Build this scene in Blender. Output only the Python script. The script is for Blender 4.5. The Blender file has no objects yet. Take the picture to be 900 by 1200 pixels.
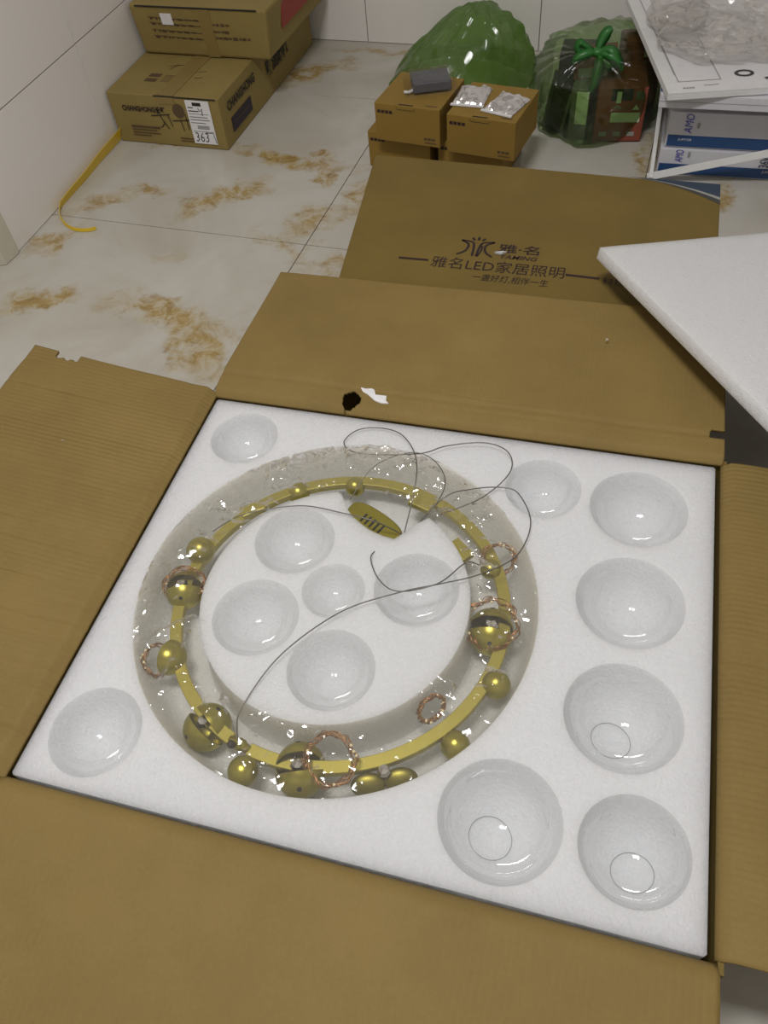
import bpy, bmesh, math, random
import numpy as np
from mathutils import Vector, Matrix, noise as mnoise

random.seed(7)
rng = np.random.default_rng(7)
SC = bpy.context.scene
COL = SC.collection
PI = math.pi

# ------------------------------------------------------------------ camera
cam_d = bpy.data.cameras.new('camera')
cam_d.sensor_fit = 'VERTICAL'
cam_d.sensor_height = 24.0
cam_d.lens = 24.0 * 933.62 / 1200.0
cam_d.clip_start = 0.02
cam = bpy.data.objects.new('camera', cam_d)
COL.objects.link(cam)
RC = Matrix(((0.96377496, -0.156589, 0.21591134),
             (0.25612681, 0.76920808, -0.58542121),
             (-0.07441023, 0.61951499, 0.78145012)))
cam.matrix_world = Matrix.Translation((0, 0, 1.16)) @ RC.to_4x4()
SC.camera = cam

# ------------------------------------------------------------------ world, exposure, lights
SC.view_settings.view_transform = 'Standard'
SC.view_settings.look = 'None'
SC.view_settings.gamma = 1.0
SC.view_settings.use_curve_mapping = False
SC.view_settings.exposure = 0.16
world = bpy.data.worlds.new('world')
SC.world = world
world.use_nodes = True
world.node_tree.nodes['Background'].inputs['Color'].default_value = (0.9, 0.92, 1.0, 1)
world.node_tree.nodes['Background'].inputs['Strength'].default_value = 0.05
LAMP = (-0.38, 0.25, 2.655)
for dx in (-0.17, 0.17):
    ld = bpy.data.lights.new('ceiling_panel_light', 'AREA')
    ld.shape = 'SQUARE'
    ld.size = 0.29
    ld.energy = 17.5
    ld.color = (1.0, 0.985, 0.985)
    lo = bpy.data.objects.new('ceiling_panel_light', ld)
    lo.location = (LAMP[0] + dx, LAMP[1], LAMP[2] - 0.006)
    COL.objects.link(lo)

# ------------------------------------------------------------------ materials
def srgb(r, g, b):
    f = lambda c: (c / 255 / 12.92) if c / 255 <= 0.04045 else ((c / 255 + 0.055) / 1.055) ** 2.4
    return (f(r), f(g), f(b), 1.0)

class NT:
    def __init__(self, name):
        self.m = bpy.data.materials.new(name)
        self.m.use_nodes = True
        self.t = self.m.node_tree
        self.b = self.t.nodes['Principled BSDF']
        self.out = self.t.nodes['Material Output']
    def n(self, kind, **kw):
        nd = self.t.nodes.new('ShaderNode' + kind)
        for k, v in kw.items():
            if k in nd.inputs:
                nd.inputs[k].default_value = v
            else:
                setattr(nd, k, v)
        return nd
    def l(self, a, b):
        self.t.links.new(a, b)
    def set(self, **kw):
        for k, v in kw.items():
            self.b.inputs[k].default_value = v
        return self
    def math(self, op, a, b=None, c=None):
        nd = self.n('Math', operation=op)
        for i, v in enumerate((a, b, c)):
            if v is None: continue
            if isinstance(v, (int, float)): nd.inputs[i].default_value = v
            else: self.l(v, nd.inputs[i])
        return nd.outputs[0]
    def mix(self, fac, a, b):
        nd = self.n('Mix', data_type='RGBA')
        for key, v in ((0, fac), (6, a), (7, b)):
            if isinstance(v, (int, float, tuple)): nd.inputs[key].default_value = v
            else: self.l(v, nd.inputs[key])
        return nd.outputs[2]
    def ramp(self, fac, stops):
        r = self.n('ValToRGB')
        e = r.color_ramp.elements
        e[0].position, e[0].color = stops[0]
        e[1].position, e[1].color = stops[1]
        for s in stops[2:]:
            x = e.new(s[0]); x.color = s[1]
        self.l(fac, r.inputs[0])
        return r.outputs[0]
    def bump(self, h, strength, dist):
        bn = self.n('Bump')
        bn.inputs['Strength'].default_value = strength
        bn.inputs['Distance'].default_value = dist
        self.l(h, bn.inputs['Height'])
        return bn.outputs[0]

def plain(name, col, rough=0.6, metal=0.0, var=1.0, **kw):
    t = NT(name)
    t.set(**{'Base Color': col, 'Roughness': rough, 'Metallic': metal})
    for k, v in kw.items():
        t.b.inputs[k].default_value = v
    nz = t.n('TexNoise', Scale=35.0, Detail=3.0)
    tc = t.n('TexCoord')
    t.l(tc.outputs['Object'], nz.inputs['Vector'])
    c = t.mix(nz.outputs[0], tuple(x * (1 - 0.08 * var) for x in col[:3]) + (1,), tuple(min(1, x * (1 + 0.06 * var)) for x in col[:3]) + (1,))
    t.l(c, t.b.inputs['Base Color'])
    return t.m

def cardboard(name, col, axis=None, pitch=0.008, amp=0.35, dist=0.0012):
    t = NT(name)
    t.set(Roughness=0.72)
    t.b.inputs['Specular IOR Level'].default_value = 0.3
    tc = t.n('TexCoord')
    n1 = t.n('TexNoise', Scale=6.0, Detail=4.0, Roughness=0.6)
    t.l(tc.outputs['Object'], n1.inputs['Vector'])
    n2 = t.n('TexNoise', Scale=260.0, Detail=2.0)
    t.l(tc.outputs['Object'], n2.inputs['Vector'])
    f = t.math('ADD', t.math('MULTIPLY', n1.outputs[0], 0.8), t.math('MULTIPLY', n2.outputs[0], 0.25))
    c = t.ramp(f, [(0.3, tuple(x * 0.84 for x in col[:3]) + (1,)), (0.75, tuple(x * 1.1 for x in col[:3]) + (1,))])
    t.l(c, t.b.inputs['Base Color'])
    h = t.math('MULTIPLY', n2.outputs[0], 0.15)
    if axis is not None:
        sx = t.n('SeparateXYZ')
        t.l(tc.outputs['Object'], sx.inputs[0])
        a = t.math('MULTIPLY', sx.outputs[axis], 2 * PI / pitch)
        wob = t.n('TexNoise', Scale=3.0, Detail=2.0)
        t.l(tc.outputs['Object'], wob.inputs['Vector'])
        s = t.math('SINE', t.math('ADD', a, t.math('MULTIPLY', wob.outputs[0], 5.0)))
        # flutes show through unevenly, in bands
        bnd = t.n('TexNoise', Scale=1.0, Detail=3.0)
        mp = t.n('Mapping')
        sc = [1.5, 1.5, 1.5]; sc[axis] = 16.0
        mp.inputs['Scale'].default_value = sc
        t.l(tc.outputs['Object'], mp.inputs[0]); t.l(mp.outputs[0], bnd.inputs['Vector'])
        w = t.math('POWER', bnd.outputs[0], 2.0)
        h = t.math('ADD', h, t.math('ADD', t.math('MULTIPLY', t.math('MULTIPLY', s, w), 1.6), t.math('MULTIPLY', bnd.outputs[0], 2.5)))
    t.l(t.bump(h, amp, dist), t.b.inputs['Normal'])
    return t.m

def film(name, tint, gloss=0.10, haze=0.08, haze_col=(0.8, 0.78, 0.72, 1), rough=0.08, bump_scale=0.0, bump_s=0.4, translucent=False, fres=0.8, cap=0.6):
    t = NT(name)
    t.t.nodes.remove(t.b)
    tr = t.n('BsdfTransparent'); tr.inputs['Color'].default_value = tint
    gl = t.n('BsdfGlossy'); gl.inputs['Roughness'].default_value = rough
    gl.inputs['Color'].default_value = (1, 1, 1, 1)
    df = t.n('BsdfTranslucent') if translucent else t.n('BsdfDiffuse')
    df.inputs['Color'].default_value = haze_col
    lw = t.n('LayerWeight', Blend=0.25)
    f = t.math('ADD', t.math('MULTIPLY', lw.outputs['Fresnel'], fres), gloss)
    m1 = t.n('MixShader'); m1.inputs[0].default_value = haze
    t.l(tr.outputs[0], m1.inputs[1])
    if translucent:
        d2 = t.n('BsdfDiffuse'); d2.inputs['Color'].default_value = haze_col
        m0 = t.n('MixShader'); m0.inputs[0].default_value = 0.5
        t.l(df.outputs[0], m0.inputs[1]); t.l(d2.outputs[0], m0.inputs[2])
        t.l(m0.outputs[0], m1.inputs[2])
    else:
        t.l(df.outputs[0], m1.inputs[2])
    f = t.math('MINIMUM', f, cap)
    m2 = t.n('MixShader'); t.l(f, m2.inputs[0])
    t.l(m1.outputs[0], m2.inputs[1]); t.l(gl.outputs[0], m2.inputs[2])
    t.l(m2.outputs[0], t.out.inputs['Surface'])
    if bump_scale:
        # crumpled film: flat facets, each with a tilt of its own
        tc = t.n('TexCoord')
        wn = t.n('TexNoise', Scale=bump_scale * 0.6, Detail=2.0)
        t.l(tc.outputs['Object'], wn.inputs['Vector'])
        wv = t.n('VectorMath', operation='SCALE'); t.l(wn.outputs['Color'], wv.inputs[0]); wv.inputs['Scale'].default_value = 0.6 / bump_scale
        wp = t.n('VectorMath', operation='ADD'); t.l(tc.outputs['Object'], wp.inputs[0]); t.l(wv.outputs[0], wp.inputs[1])
        hs = None
        for k, (sc, am) in enumerate(((bump_scale, 1.0), (bump_scale * 2.7, 0.8))):
            vo = t.n('TexVoronoi', Scale=sc)
            t.l(wp.outputs[0], vo.inputs['Vector'])
            c0 = t.n('VectorMath', operation='SUBTRACT'); t.l(vo.outputs['Color'], c0.inputs[0]); c0.inputs[1].default_value = (0.5, 0.5, 0.5)
            d0 = t.n('VectorMath', operation='SUBTRACT'); t.l(wp.outputs[0], d0.inputs[0])
            ps = t.n('VectorMath', operation='SCALE'); t.l(vo.outputs['Position'], ps.inputs[0]); ps.inputs['Scale'].default_value = 1.0
            t.l(ps.outputs[0], d0.inputs[1])
            dt = t.n('VectorMath', operation='DOT_PRODUCT'); t.l(c0.outputs[0], dt.inputs[0]); t.l(d0.outputs[0], dt.inputs[1])
            h_ = t.math('MULTIPLY', dt.outputs['Value'], am)
            hs = h_ if hs is None else t.math('ADD', hs, h_)
        nrm = t.bump(hs, bump_s, 1.0)
        t.l(nrm, gl.inputs['Normal'])
    return t.m

def foam_mat():
    t = NT('expanded_foam')
    t.set(Roughness=0.62)
    t.b.inputs['Specular IOR Level'].default_value = 0.35
    t.b.inputs['Subsurface Weight'].default_value = 0.75
    t.b.inputs['Subsurface Radius'].default_value = (1.0, 1.0, 0.95)
    t.b.inputs['Subsurface Scale'].default_value = 0.065
    tc = t.n('TexCoord')
    v = t.n('TexVoronoi', Scale=260.0)
    t.l(tc.outputs['Object'], v.inputs['Vector'])
    n2 = t.n('TexNoise', Scale=140.0, Detail=4.0, Roughness=0.7)
    t.l(tc.outputs['Object'], n2.inputs['Vector'])
    c = t.mix(n2.outputs[0], (0.68, 0.685, 0.70, 1), (0.76, 0.765, 0.78, 1))
    t.l(c, t.b.inputs['Base Color'])
    h = t.math('ADD', v.outputs['Distance'], t.math('MULTIPLY', n2.outputs[0], 0.9))
    t.l(t.bump(h, 0.7, 0.0018), t.b.inputs['Normal'])
    return t.m

def marble():
    t = NT('marble_floor_tile')
    t.set(Roughness=0.22)
    t.b.inputs['Specular IOR Level'].default_value = 0.4
    g = t.n('NewGeometry')
    pos = g.outputs['Position']
    big = t.n('TexNoise', Scale=3.2, Detail=6.0, Roughness=0.62, Distortion=0.6)
    t.l(pos, big.inputs['Vector'])
    base = t.ramp(big.outputs[0], [(0.32, (0.47, 0.44, 0.37, 1)), (0.52, (0.545, 0.52, 0.46, 1)), (0.72, (0.60, 0.58, 0.54, 1))])
    # grey scribbly veins
    gv = t.n('TexNoise', Scale=9.0, Detail=7.0, Roughness=0.7, Distortion=2.2)
    t.l(pos, gv.inputs['Vector'])
    gm = t.ramp(gv.outputs[0], [(0.485, (0, 0, 0, 1)), (0.5, (1, 1, 1, 1)), (0.515, (0, 0, 0, 1))])
    pm = t.n('TexNoise', Scale=2.4, Detail=2.0)
    t.l(pos, pm.inputs['Vector'])
    gm2 = t.math('MULTIPLY', gm, t.ramp(pm.outputs[0], [(0.55, (0, 0, 0, 1)), (0.7, (0.45, 0.45, 0.45, 1))]))
    base = t.mix(gm2, base, (0.33, 0.31, 0.27, 1))
    # ochre veins of the marble print: distorted elongated patches
    dn = t.n('TexNoise', Scale=7.0, Detail=5.0, Roughness=0.65)
    t.l(pos, dn.inputs['Vector'])
    vm = t.n('VectorMath', operation='SUBTRACT'); t.l(dn.outputs['Color'], vm.inputs[0]); vm.inputs[1].default_value = (0.5, 0.5, 0.5)
    vs = t.n('VectorMath', operation='SCALE'); t.l(vm.outputs[0], vs.inputs[0]); vs.inputs['Scale'].default_value = 0.30
    va = t.n('VectorMath', operation='ADD'); t.l(pos, va.inputs[0]); t.l(vs.outputs[0], va.inputs[1])
    acc = None
    #         x      y      angle  half-length half-width strength
    patches = [(-1.345, 1.35, 35, 0.075, 0.035, 1.0), (-0.97, 1.325, -12, 0.15, 0.035, 1.0), (-0.86, 1.24, -70, 0.09, 0.03, 0.8),
               (-1.06, 1.87, 42, 0.10, 0.035, 1.0), (-0.93, 2.10, -6, 0.15, 0.03, 1.0), (-0.80, 2.04, -60, 0.06, 0.02, 0.8),
               (-1.40, 1.80, 40, 0.09, 0.03, 0.6), (-1.43, 1.60, 60, 0.08, 0.022, 0.7), (-1.28, 1.87, 10, 0.06, 0.02, 0.7),
               (-0.75, 1.77, 60, 0.08, 0.03, 0.75), (-0.68, 1.92, 80, 0.09, 0.025, 0.7), (-1.06, 2.64, 30, 0.13, 0.03, 0.8),
               (-0.85, 2.83, 0, 0.12, 0.02, 0.7), (-0.80, 1.655, -20, 0.09, 0.02, 0.55), (0.27, 2.05, 80, 0.05, 0.03, 0.9),
               (0.085, 2.2, 85, 0.15, 0.025, 0.7), (-1.33, 2.11, 5, 0.07, 0.02, 0.6), (-1.10, 1.58, 60, 0.04, 0.015, 0.5),
               (-0.62, 1.62, 30, 0.1, 0.03, 0.6), (0.7, 1.7, 40, 0.15, 0.04, 0.8), (0.6, 0.6, -30, 0.16, 0.04, 0.8),
               (-1.2, 0.5, 20, 0.16, 0.04, 0.8), (-0.8, -0.2, 50, 0.15, 0.04, 0.8), (0.4, -0.5, 10, 0.16, 0.04, 0.8)]
    for x, y, a, hl, hw, s in patches:
        mp = t.n('Mapping', vector_type='TEXTURE')
        mp.inputs['Location'].default_value = (x, y, 0)
        mp.inputs['Rotation'].default_value = (0, 0, math.radians(a))
        mp.inputs['Scale'].default_value = (hl, hw, 1)
        t.l(va.outputs[0], mp.inputs[0])
        ln = t.n('VectorMath', operation='LENGTH')
        t.l(mp.outputs[0], ln.inputs[0])
        d = t.math('MULTIPLY', t.math('SUBTRACT', 1.75, ln.outputs['Value']), s)
        d = t.math('MAXIMUM', d, 0.0)
        acc = d if acc is None else t.math('MAXIMUM', acc, d)
    fine = t.n('TexNoise', Scale=16.0, Detail=7.0, Roughness=0.72, Distortion=1.2)
    t.l(pos, fine.inputs['Vector'])
    k = t.math('MULTIPLY', acc, t.ramp(fine.outputs[0], [(0.30, (0.12, 0.12, 0.12, 1)), (0.66, (1.0, 1.0, 1.0, 1))]))
    k = t.math('MINIMUM', t.math('MULTIPLY', k, 1.15), 0.92)
    oc = t.ramp(fine.outputs[0], [(0.36, (0.52, 0.42, 0.23, 1)), (0.52, (0.40, 0.275, 0.085, 1)), (0.70, (0.24, 0.135, 0.03, 1))])
    c = t.mix(k, base, oc)
    t.l(c, t.b.inputs['Base Color'])
    return t.m

def gold():
    t = NT('olive_gold_metal')
    t.set(Metallic=0.85, Roughness=0.33)
    tc = t.n('TexCoord')
    nz = t.n('TexNoise', Scale=60.0, Detail=3.0)
    t.l(tc.outputs['Object'], nz.inputs['Vector'])
    t.l(t.mix(nz.outputs[0], (0.34, 0.30, 0.05, 1), (0.46, 0.40, 0.07, 1)), t.b.inputs['Base Color'])
    return t.m

def dashes(name, paper, ink, scale):
    """small print too fine to read: rows of broken ink"""
    t = NT(name)
    t.set(Roughness=0.6)
    tc = t.n('TexCoord')
    br = t.n('TexBrick', Scale=scale)
    br.inputs['Color1'].default_value = ink; br.inputs['Color2'].default_value = paper; br.inputs['Mortar'].default_value = paper
    br.inputs['Mortar Size'].default_value = 0.06
    t.l(tc.outputs['UV'], br.inputs['Vector'])
    t.l(br.outputs[0], t.b.inputs['Base Color'])
    return t.m

KRAFT = (0.238, 0.162, 0.050, 1)
KRAFT_D = (0.182, 0.124, 0.029, 1)
M = dict(
    foam=foam_mat(),
    card_x=cardboard('kraft_board_flutes_across', KRAFT, 1, 0.0085, 0.5),
    card_y=cardboard('kraft_board_flutes_along', KRAFT, 0, 0.0085, 0.16),
    card_s=cardboard('kraft_board_smooth', KRAFT_D, None),
    card_b=cardboard('brown_carton_board', (0.29, 0.215, 0.070, 1), None),
    card_t=cardboard('orange_brown_carton_board', (0.275, 0.17, 0.034, 1), None),
    floor=marble(),
    grout=plain('dark_grout', (0.10, 0.09, 0.075, 1), 0.9),
    walltile=plain('glazed_white_wall_tile', (0.86, 0.825, 0.79, 1), 0.3, var=0.1),
    wallgrout=plain('pale_wall_grout', (0.34, 0.32, 0.29, 1), 0.9),
    paint=plain('white_paint', (0.86, 0.85, 0.83, 1), 0.8),
    jamb=plain('cream_door_paint', (0.62, 0.58, 0.47, 1), 0.45),
    gold=gold(),
    gold_d=plain('dark_olive_gold', (0.20, 0.175, 0.03, 1), 0.38, 0.8),
    gold_band=plain('satin_olive_band', (0.44, 0.38, 0.07, 1), 0.42, 0.55),
    copper=plain('copper_wire', (0.42, 0.22, 0.10, 1), 0.35, 0.9),
    bead=plain('fairy_light_bead', (0.95, 0.82, 0.55, 1), 0.15),
    steel=plain('steel_cable', (0.17, 0.16, 0.145, 1), 0.4, 0.7),
    silver=plain('silver_part', (0.75, 0.74, 0.76, 1), 0.18, 1.0),
    dark=plain('black_plastic', (0.012, 0.012, 0.012, 1), 0.5),
    ink=plain('black_print', (0.018, 0.013, 0.010, 1), 0.7),
    ink_r=plain('dark_red_print', (0.024, 0.009, 0.009, 1), 0.7),
    ink_p=plain('dark_purple_print', (0.022, 0.012, 0.028, 1), 0.6),
    ink_f=plain('faded_brown_print', (0.10, 0.062, 0.028, 1), 0.7),
    red=plain('red_print', (0.33, 0.045, 0.025, 1), 0.6),
    tape=plain('brown_packing_tape', (0.26, 0.185, 0.062, 1), 0.35),
    white=plain('white_paper', (0.80, 0.79, 0.80, 1), 0.6),
    whitep=plain('white_lacquered_frame', (0.78, 0.78, 0.77, 1), 0.35),
    lav=plain('white_box_board', (0.66, 0.655, 0.70, 1), 0.5),
    blue=plain('deep_blue_print', (0.02, 0.07, 0.20, 1), 0.45),
    slate=plain('slate_blue_print', (0.022, 0.042, 0.075, 1), 0.6),
    sgrey=plain('dark_grey_print', (0.05, 0.05, 0.05, 1), 0.6),
    lgrey=plain('pale_grey_print', (0.33, 0.33, 0.30, 1), 0.6),
    bink=plain('blue_pen', (0.05, 0.05, 0.42, 1), 0.6),
    yellow=plain('yellow_strap', (0.80, 0.55, 0.02, 1), 0.4),
    film=film('clear_film', (0.972, 0.955, 0.90, 1), 0.035, 0.06, (0.82, 0.78, 0.68, 1), 0.09, 40.0, 0.8, fres=0.6),
    film_i=film('taut_clear_film', (0.99, 0.99, 0.985, 1), 0.004, 0.012, (0.85, 0.84, 0.82, 1), 0.08, 0.0, 0.0, fres=0.35),
    film2=film('clear_bag_film', (0.93, 0.92, 0.91, 1), 0.06, 0.12, (0.75, 0.74, 0.73, 1), 0.1, 26.0, 0.6),
    glass=film('clear_glass', (0.985, 0.988, 0.984, 1), 0.0, 0.0, (1, 1, 1, 1), 0.02, fres=0.8, cap=0.30),
    rim=plain('glass_edge', (0.36, 0.37, 0.36, 1), 0.1),
    green=film('green_bag_film', (0.52, 0.68, 0.34, 1), 0.03, 0.42, (0.22, 0.38, 0.10, 1), 0.2, 12.0, 0.5, True),
    green2=film('thin_green_bag_film', (0.62, 0.75, 0.50, 1), 0.03, 0.10, (0.10, 0.20, 0.06, 1), 0.2, 12.0, 0.5, True),
    greens=plain('green_plastic', (0.03, 0.17, 0.03, 1), 0.35),
    boxred=plain('red_brown_box', (0.27, 0.065, 0.035, 1), 0.5),
    boxblk=plain('black_box', (0.012, 0.012, 0.011, 1), 0.45),
    boxgry=plain('grey_green_box', (0.16, 0.17, 0.12, 1), 0.5),
    pale=plain('pale_label', (0.70, 0.80, 0.58, 1), 0.5),
    foil=plain('silver_foil', (0.80, 0.78, 0.79, 1), 0.22, 0.9),
    adapter=plain('grey_plastic', (0.09, 0.09, 0.10, 1), 0.4),
    fine=dashes('fine_print_on_white', (0.80, 0.79, 0.80, 1), (0.25, 0.25, 0.26, 1), 9.0),
    lamp=None,
)
_t = NT('lamp_diffuser'); _t.set(**{'Base Color': (0.9, 0.9, 0.9, 1)})
_t.b.inputs['Emission Color'].default_value = (1, 0.97, 0.93, 1)
_t.b.inputs['Emission Strength'].default_value = 2.0
M['lamp'] = _t.m

# ------------------------------------------------------------------ mesh helpers
WM = {}
STUFF = {'fine_print', 'light_bead', 'figure_print', 'line_print', 'label_print', 'block_print', 'printed_marks', 'printed_mark', 'handwriting', 'pen_mark', 'emblem', 'tuck_slot', 'lettering', 'edge_strip'}
class MB:
    def __init__(self):
        self.v, self.f, self.uv = [], [], None
    def add(self, vs, fs):
        o = len(self.v)
        self.v += [tuple(p) for p in vs]
        self.f += [tuple(i + o for i in f) for f in fs]
        return self
    def hexa(self, bot, top):
        """bot, top: 4 points each, counter-clockwise from above"""
        return self.add(list(bot) + list(top), [(3, 2, 1, 0), (4, 5, 6, 7), (0, 1, 5, 4), (1, 2, 6, 5), (2, 3, 7, 6), (3, 0, 4, 7)])
    def box(self, x0, x1, y0, y1, z0, z1):
        return self.hexa([(x0, y0, z0), (x1, y0, z0), (x1, y1, z0), (x0, y1, z0)], [(x0, y0, z1), (x1, y0, z1), (x1, y1, z1), (x0, y1, z1)])
    def obox(self, mat, x0, x1, y0, y1, z0, z1):
        s = MB().box(x0, x1, y0, y1, z0, z1)
        return self.add([mat @ Vector(p) for p in s.v], s.f)
    def prism(self, poly, z0, z1, mat=None):
        n = len(poly)
        vs = [(p[0], p[1], z0) for p in poly] + [(p[0], p[1], z1) for p in poly]
        fs = [tuple(range(n - 1, -1, -1)), tuple(range(n, 2 * n))] + [(i, (i + 1) % n, n + (i + 1) % n, n + i) for i in range(n)]
        if mat is not None: vs = [mat @ Vector(p) for p in vs]
        return self.add(vs, fs)
    def tube(self, pts, r, seg=8, closed=False, cap=True):
        pts = [Vector(p) for p in pts]
        n = len(pts); vs = []; fs = []
        up = None
        for i, p in enumerate(pts):
            if closed: t = pts[(i + 1) % n] - pts[i - 1]
            else: t = pts[min(i + 1, n - 1)] - pts[max(i - 1, 0)]
            if t.length < 1e-9: t = Vector((0, 0, 1))
            t.normalize()
            if up is None:
                up = Vector((0, 0, 1)) if abs(t.z) < 0.9 else Vector((1, 0, 0))
            a = t.cross(up)
            if a.length < 1e-6: a = t.orthogonal()
            a.normalize(); b = a.cross(t); up = b
            rr = r[i] if isinstance(r, (list, tuple)) else r
            for k in range(seg):
                q = 2 * PI * k / seg
                vs.append(p + a * (math.cos(q) * rr) + b * (math.sin(q) * rr))
        m = n if closed else n - 1
        for i in range(m):
            for k in range(seg):
                j = (i + 1) % n
                fs.append((i * seg + k, i * seg + (k + 1) % seg, j * seg + (k + 1) % seg, j * seg + k))
        if cap and not closed:
            fs.append(tuple(range(seg - 1, -1, -1))); fs.append(tuple((n - 1) * seg + k for k in range(seg)))
        return self.add(vs, fs)
    def lathe(self, prof, seg=32, mat=None, cap0=False, cap1=False):
        vs = []; fs = []
        for (r, z) in prof:
            for k in range(seg):
                q = 2 * PI * k / seg
                vs.append(Vector((r * math.cos(q), r * math.sin(q), z)))
        for i in range(len(prof) - 1):
            for k in range(seg):
                fs.append((i * seg + k, i * seg + (k + 1) % seg, (i + 1) * seg + (k + 1) % seg, (i + 1) * seg + k))
        if cap0: fs.append(tuple(range(seg - 1, -1, -1)))
        if cap1: fs.append(tuple((len(prof) - 1) * seg + k for k in range(seg)))
        if mat is not None: vs = [mat @ p for p in vs]
        return self.add(vs, fs)
    def sphere(self, c, r, seg=24, rings=14, sc=(1, 1, 1)):
        prof = [(max(1e-5, r * math.sin(PI * i / rings)), -r * math.cos(PI * i / rings)) for i in range(rings + 1)]
        return self.lathe(prof, seg, Matrix.Translation(c) @ Matrix.Diagonal((*sc, 1)))
    def grid(self, P, nu, nv):
        vs = [P(i / nu, j / nv) for j in range(nv + 1) for i in range(nu + 1)]
        fs = [(j * (nu + 1) + i, j * (nu + 1) + i + 1, (j + 1) * (nu + 1) + i + 1, (j + 1) * (nu + 1) + i) for j in range(nv) for i in range(nu)]
        return self.add(vs, fs)

def obj(name, mb, mat, parent=None, smooth=False, bevel=0.0, auto=None):
    me = bpy.data.meshes.new(name)
    vs = mb.v
    if parent is not None and parent.name in WM:
        inv = WM[parent.name].inverted()
        vs = [tuple(inv @ Vector(p)) for p in vs]
    me.from_pydata(vs, [], mb.f)
    me.validate()
    me.materials.append(mat)
    if smooth:
        me.polygons.foreach_set('use_smooth', [True] * len(me.polygons))
    if auto is not None:
        me.polygons.foreach_set('use_smooth', [True] * len(me.polygons))
        me.set_sharp_from_angle(angle=math.radians(auto))
    o = bpy.data.objects.new(name, me)
    COL.objects.link(o)
    if parent is not None:
        o.parent = parent
        if name in STUFF: o['kind'] = 'stuff'
        if parent.name in WM: WM[o.name] = WM[parent.name]
    if bevel:
        b = o.modifiers.new('bevel', 'BEVEL'); b.width = bevel; b.segments = 2; b.limit_method = 'ANGLE'
    return o

def tag(o, label, cat, group=None):
    o['label'] = label; o['category'] = cat
    if group: o['group'] = group
    return o

def thing(name, label, cat, loc=(0, 0, 0), rz=0.0, group=None):
    o = bpy.data.objects.new(name, None)
    o.empty_display_size = 0.05
    COL.objects.link(o)
    o.location = loc; o.rotation_euler = (0, 0, rz)
    WM[o.name] = Matrix.Translation(loc) @ Matrix.Rotation(rz, 4, 'Z')
    return tag(o, label, cat, group)

def struct(o):
    o['kind'] = 'structure'
    return o

def frame(o, u, v):
    """4x4 whose x runs along u, y along v, z along u x v, origin o"""
    o, u, v = Vector(o), Vector(u).normalized(), Vector(v)
    w = u.cross(v).normalized(); v = w.cross(u)
    m = Matrix((u, v, w)).transposed().to_4x4(); m.translation = o
    return m

FONT_CACHE = {}
def text_mb(body, mat, width=None, height=None, shear=0.0, bold=0.0, mb=None, align='LEFT'):
    """flat printed lettering as a mesh; fits to width and/or height; mat maps the page plane into the world"""
    cu = bpy.data.curves.new('lettering', 'FONT')
    cu.body = body; cu.size = 1.0; cu.resolution_u = 2; cu.offset = bold; cu.shear = shear
    to = bpy.data.objects.new('lettering_tmp', cu)
    COL.objects.link(to)
    dg = bpy.context.evaluated_depsgraph_get()
    me = to.evaluated_get(dg).to_mesh()
    vs = [v.co.copy() for v in me.vertices]
    fs = [tuple(p.vertices) for p in me.polygons]
    bpy.data.objects.remove(to); bpy.data.curves.remove(cu)
    if not vs: return mb or MB()
    x0 = min(v.x for v in vs); x1 = max(v.x for v in vs); y0 = min(v.y for v in vs); y1 = max(v.y for v in vs)
    sx = width / (x1 - x0) if width else None
    sy = height / (y1 - y0) if height else None
    sx = sx or sy; sy = sy or sx
    mb = mb or MB()
    mb.add([mat @ Vector(((v.x - x0) * sx, (v.y - y0) * sy, 0)) for v in vs], fs)
    return mb

def stroke(mb, mat, pts, w):
    """flat pen or print stroke through 2-D points"""
    P = [Vector((p[0], p[1])) for p in pts]
    vs = []
    for i, p in enumerate(P):
        t = P[min(i + 1, len(P) - 1)] - P[max(i - 1, 0)]
        t = t.normalized() if t.length > 1e-9 else Vector((1, 0))
        nrm = Vector((-t.y, t.x)) * (w / 2)
        vs += [mat @ Vector((*(p + nrm), 0)), mat @ Vector((*(p - nrm), 0))]
    mb.add(vs, [(2 * i, 2 * i + 1, 2 * i + 3, 2 * i + 2) for i in range(len(P) - 1)])
    return mb

def spline(pts, n=12, closed=False):
    """Catmull-Rom through points"""
    P = [Vector(p) for p in pts]; out = []
    N = len(P)
    for i in range(N if closed else N - 1):
        if closed: a, b, c, d = P[i - 1], P[i], P[(i + 1) % N], P[(i + 2) % N]
        else: a, b, c, d = P[max(i - 1, 0)], P[i], P[i + 1], P[min(i + 2, N - 1)]
        for k in range(n):
            t = k / n
            out.append(0.5 * ((2 * b) + (c - a) * t + (2 * a - 5 * b + 4 * c - d) * t * t + (3 * b - a - 3 * c + d) * t ** 3))
    if not closed: out.append(P[-1])
    return out

def nz(p, s=1.0):
    return mnoise.noise(Vector(p) * s)

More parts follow.
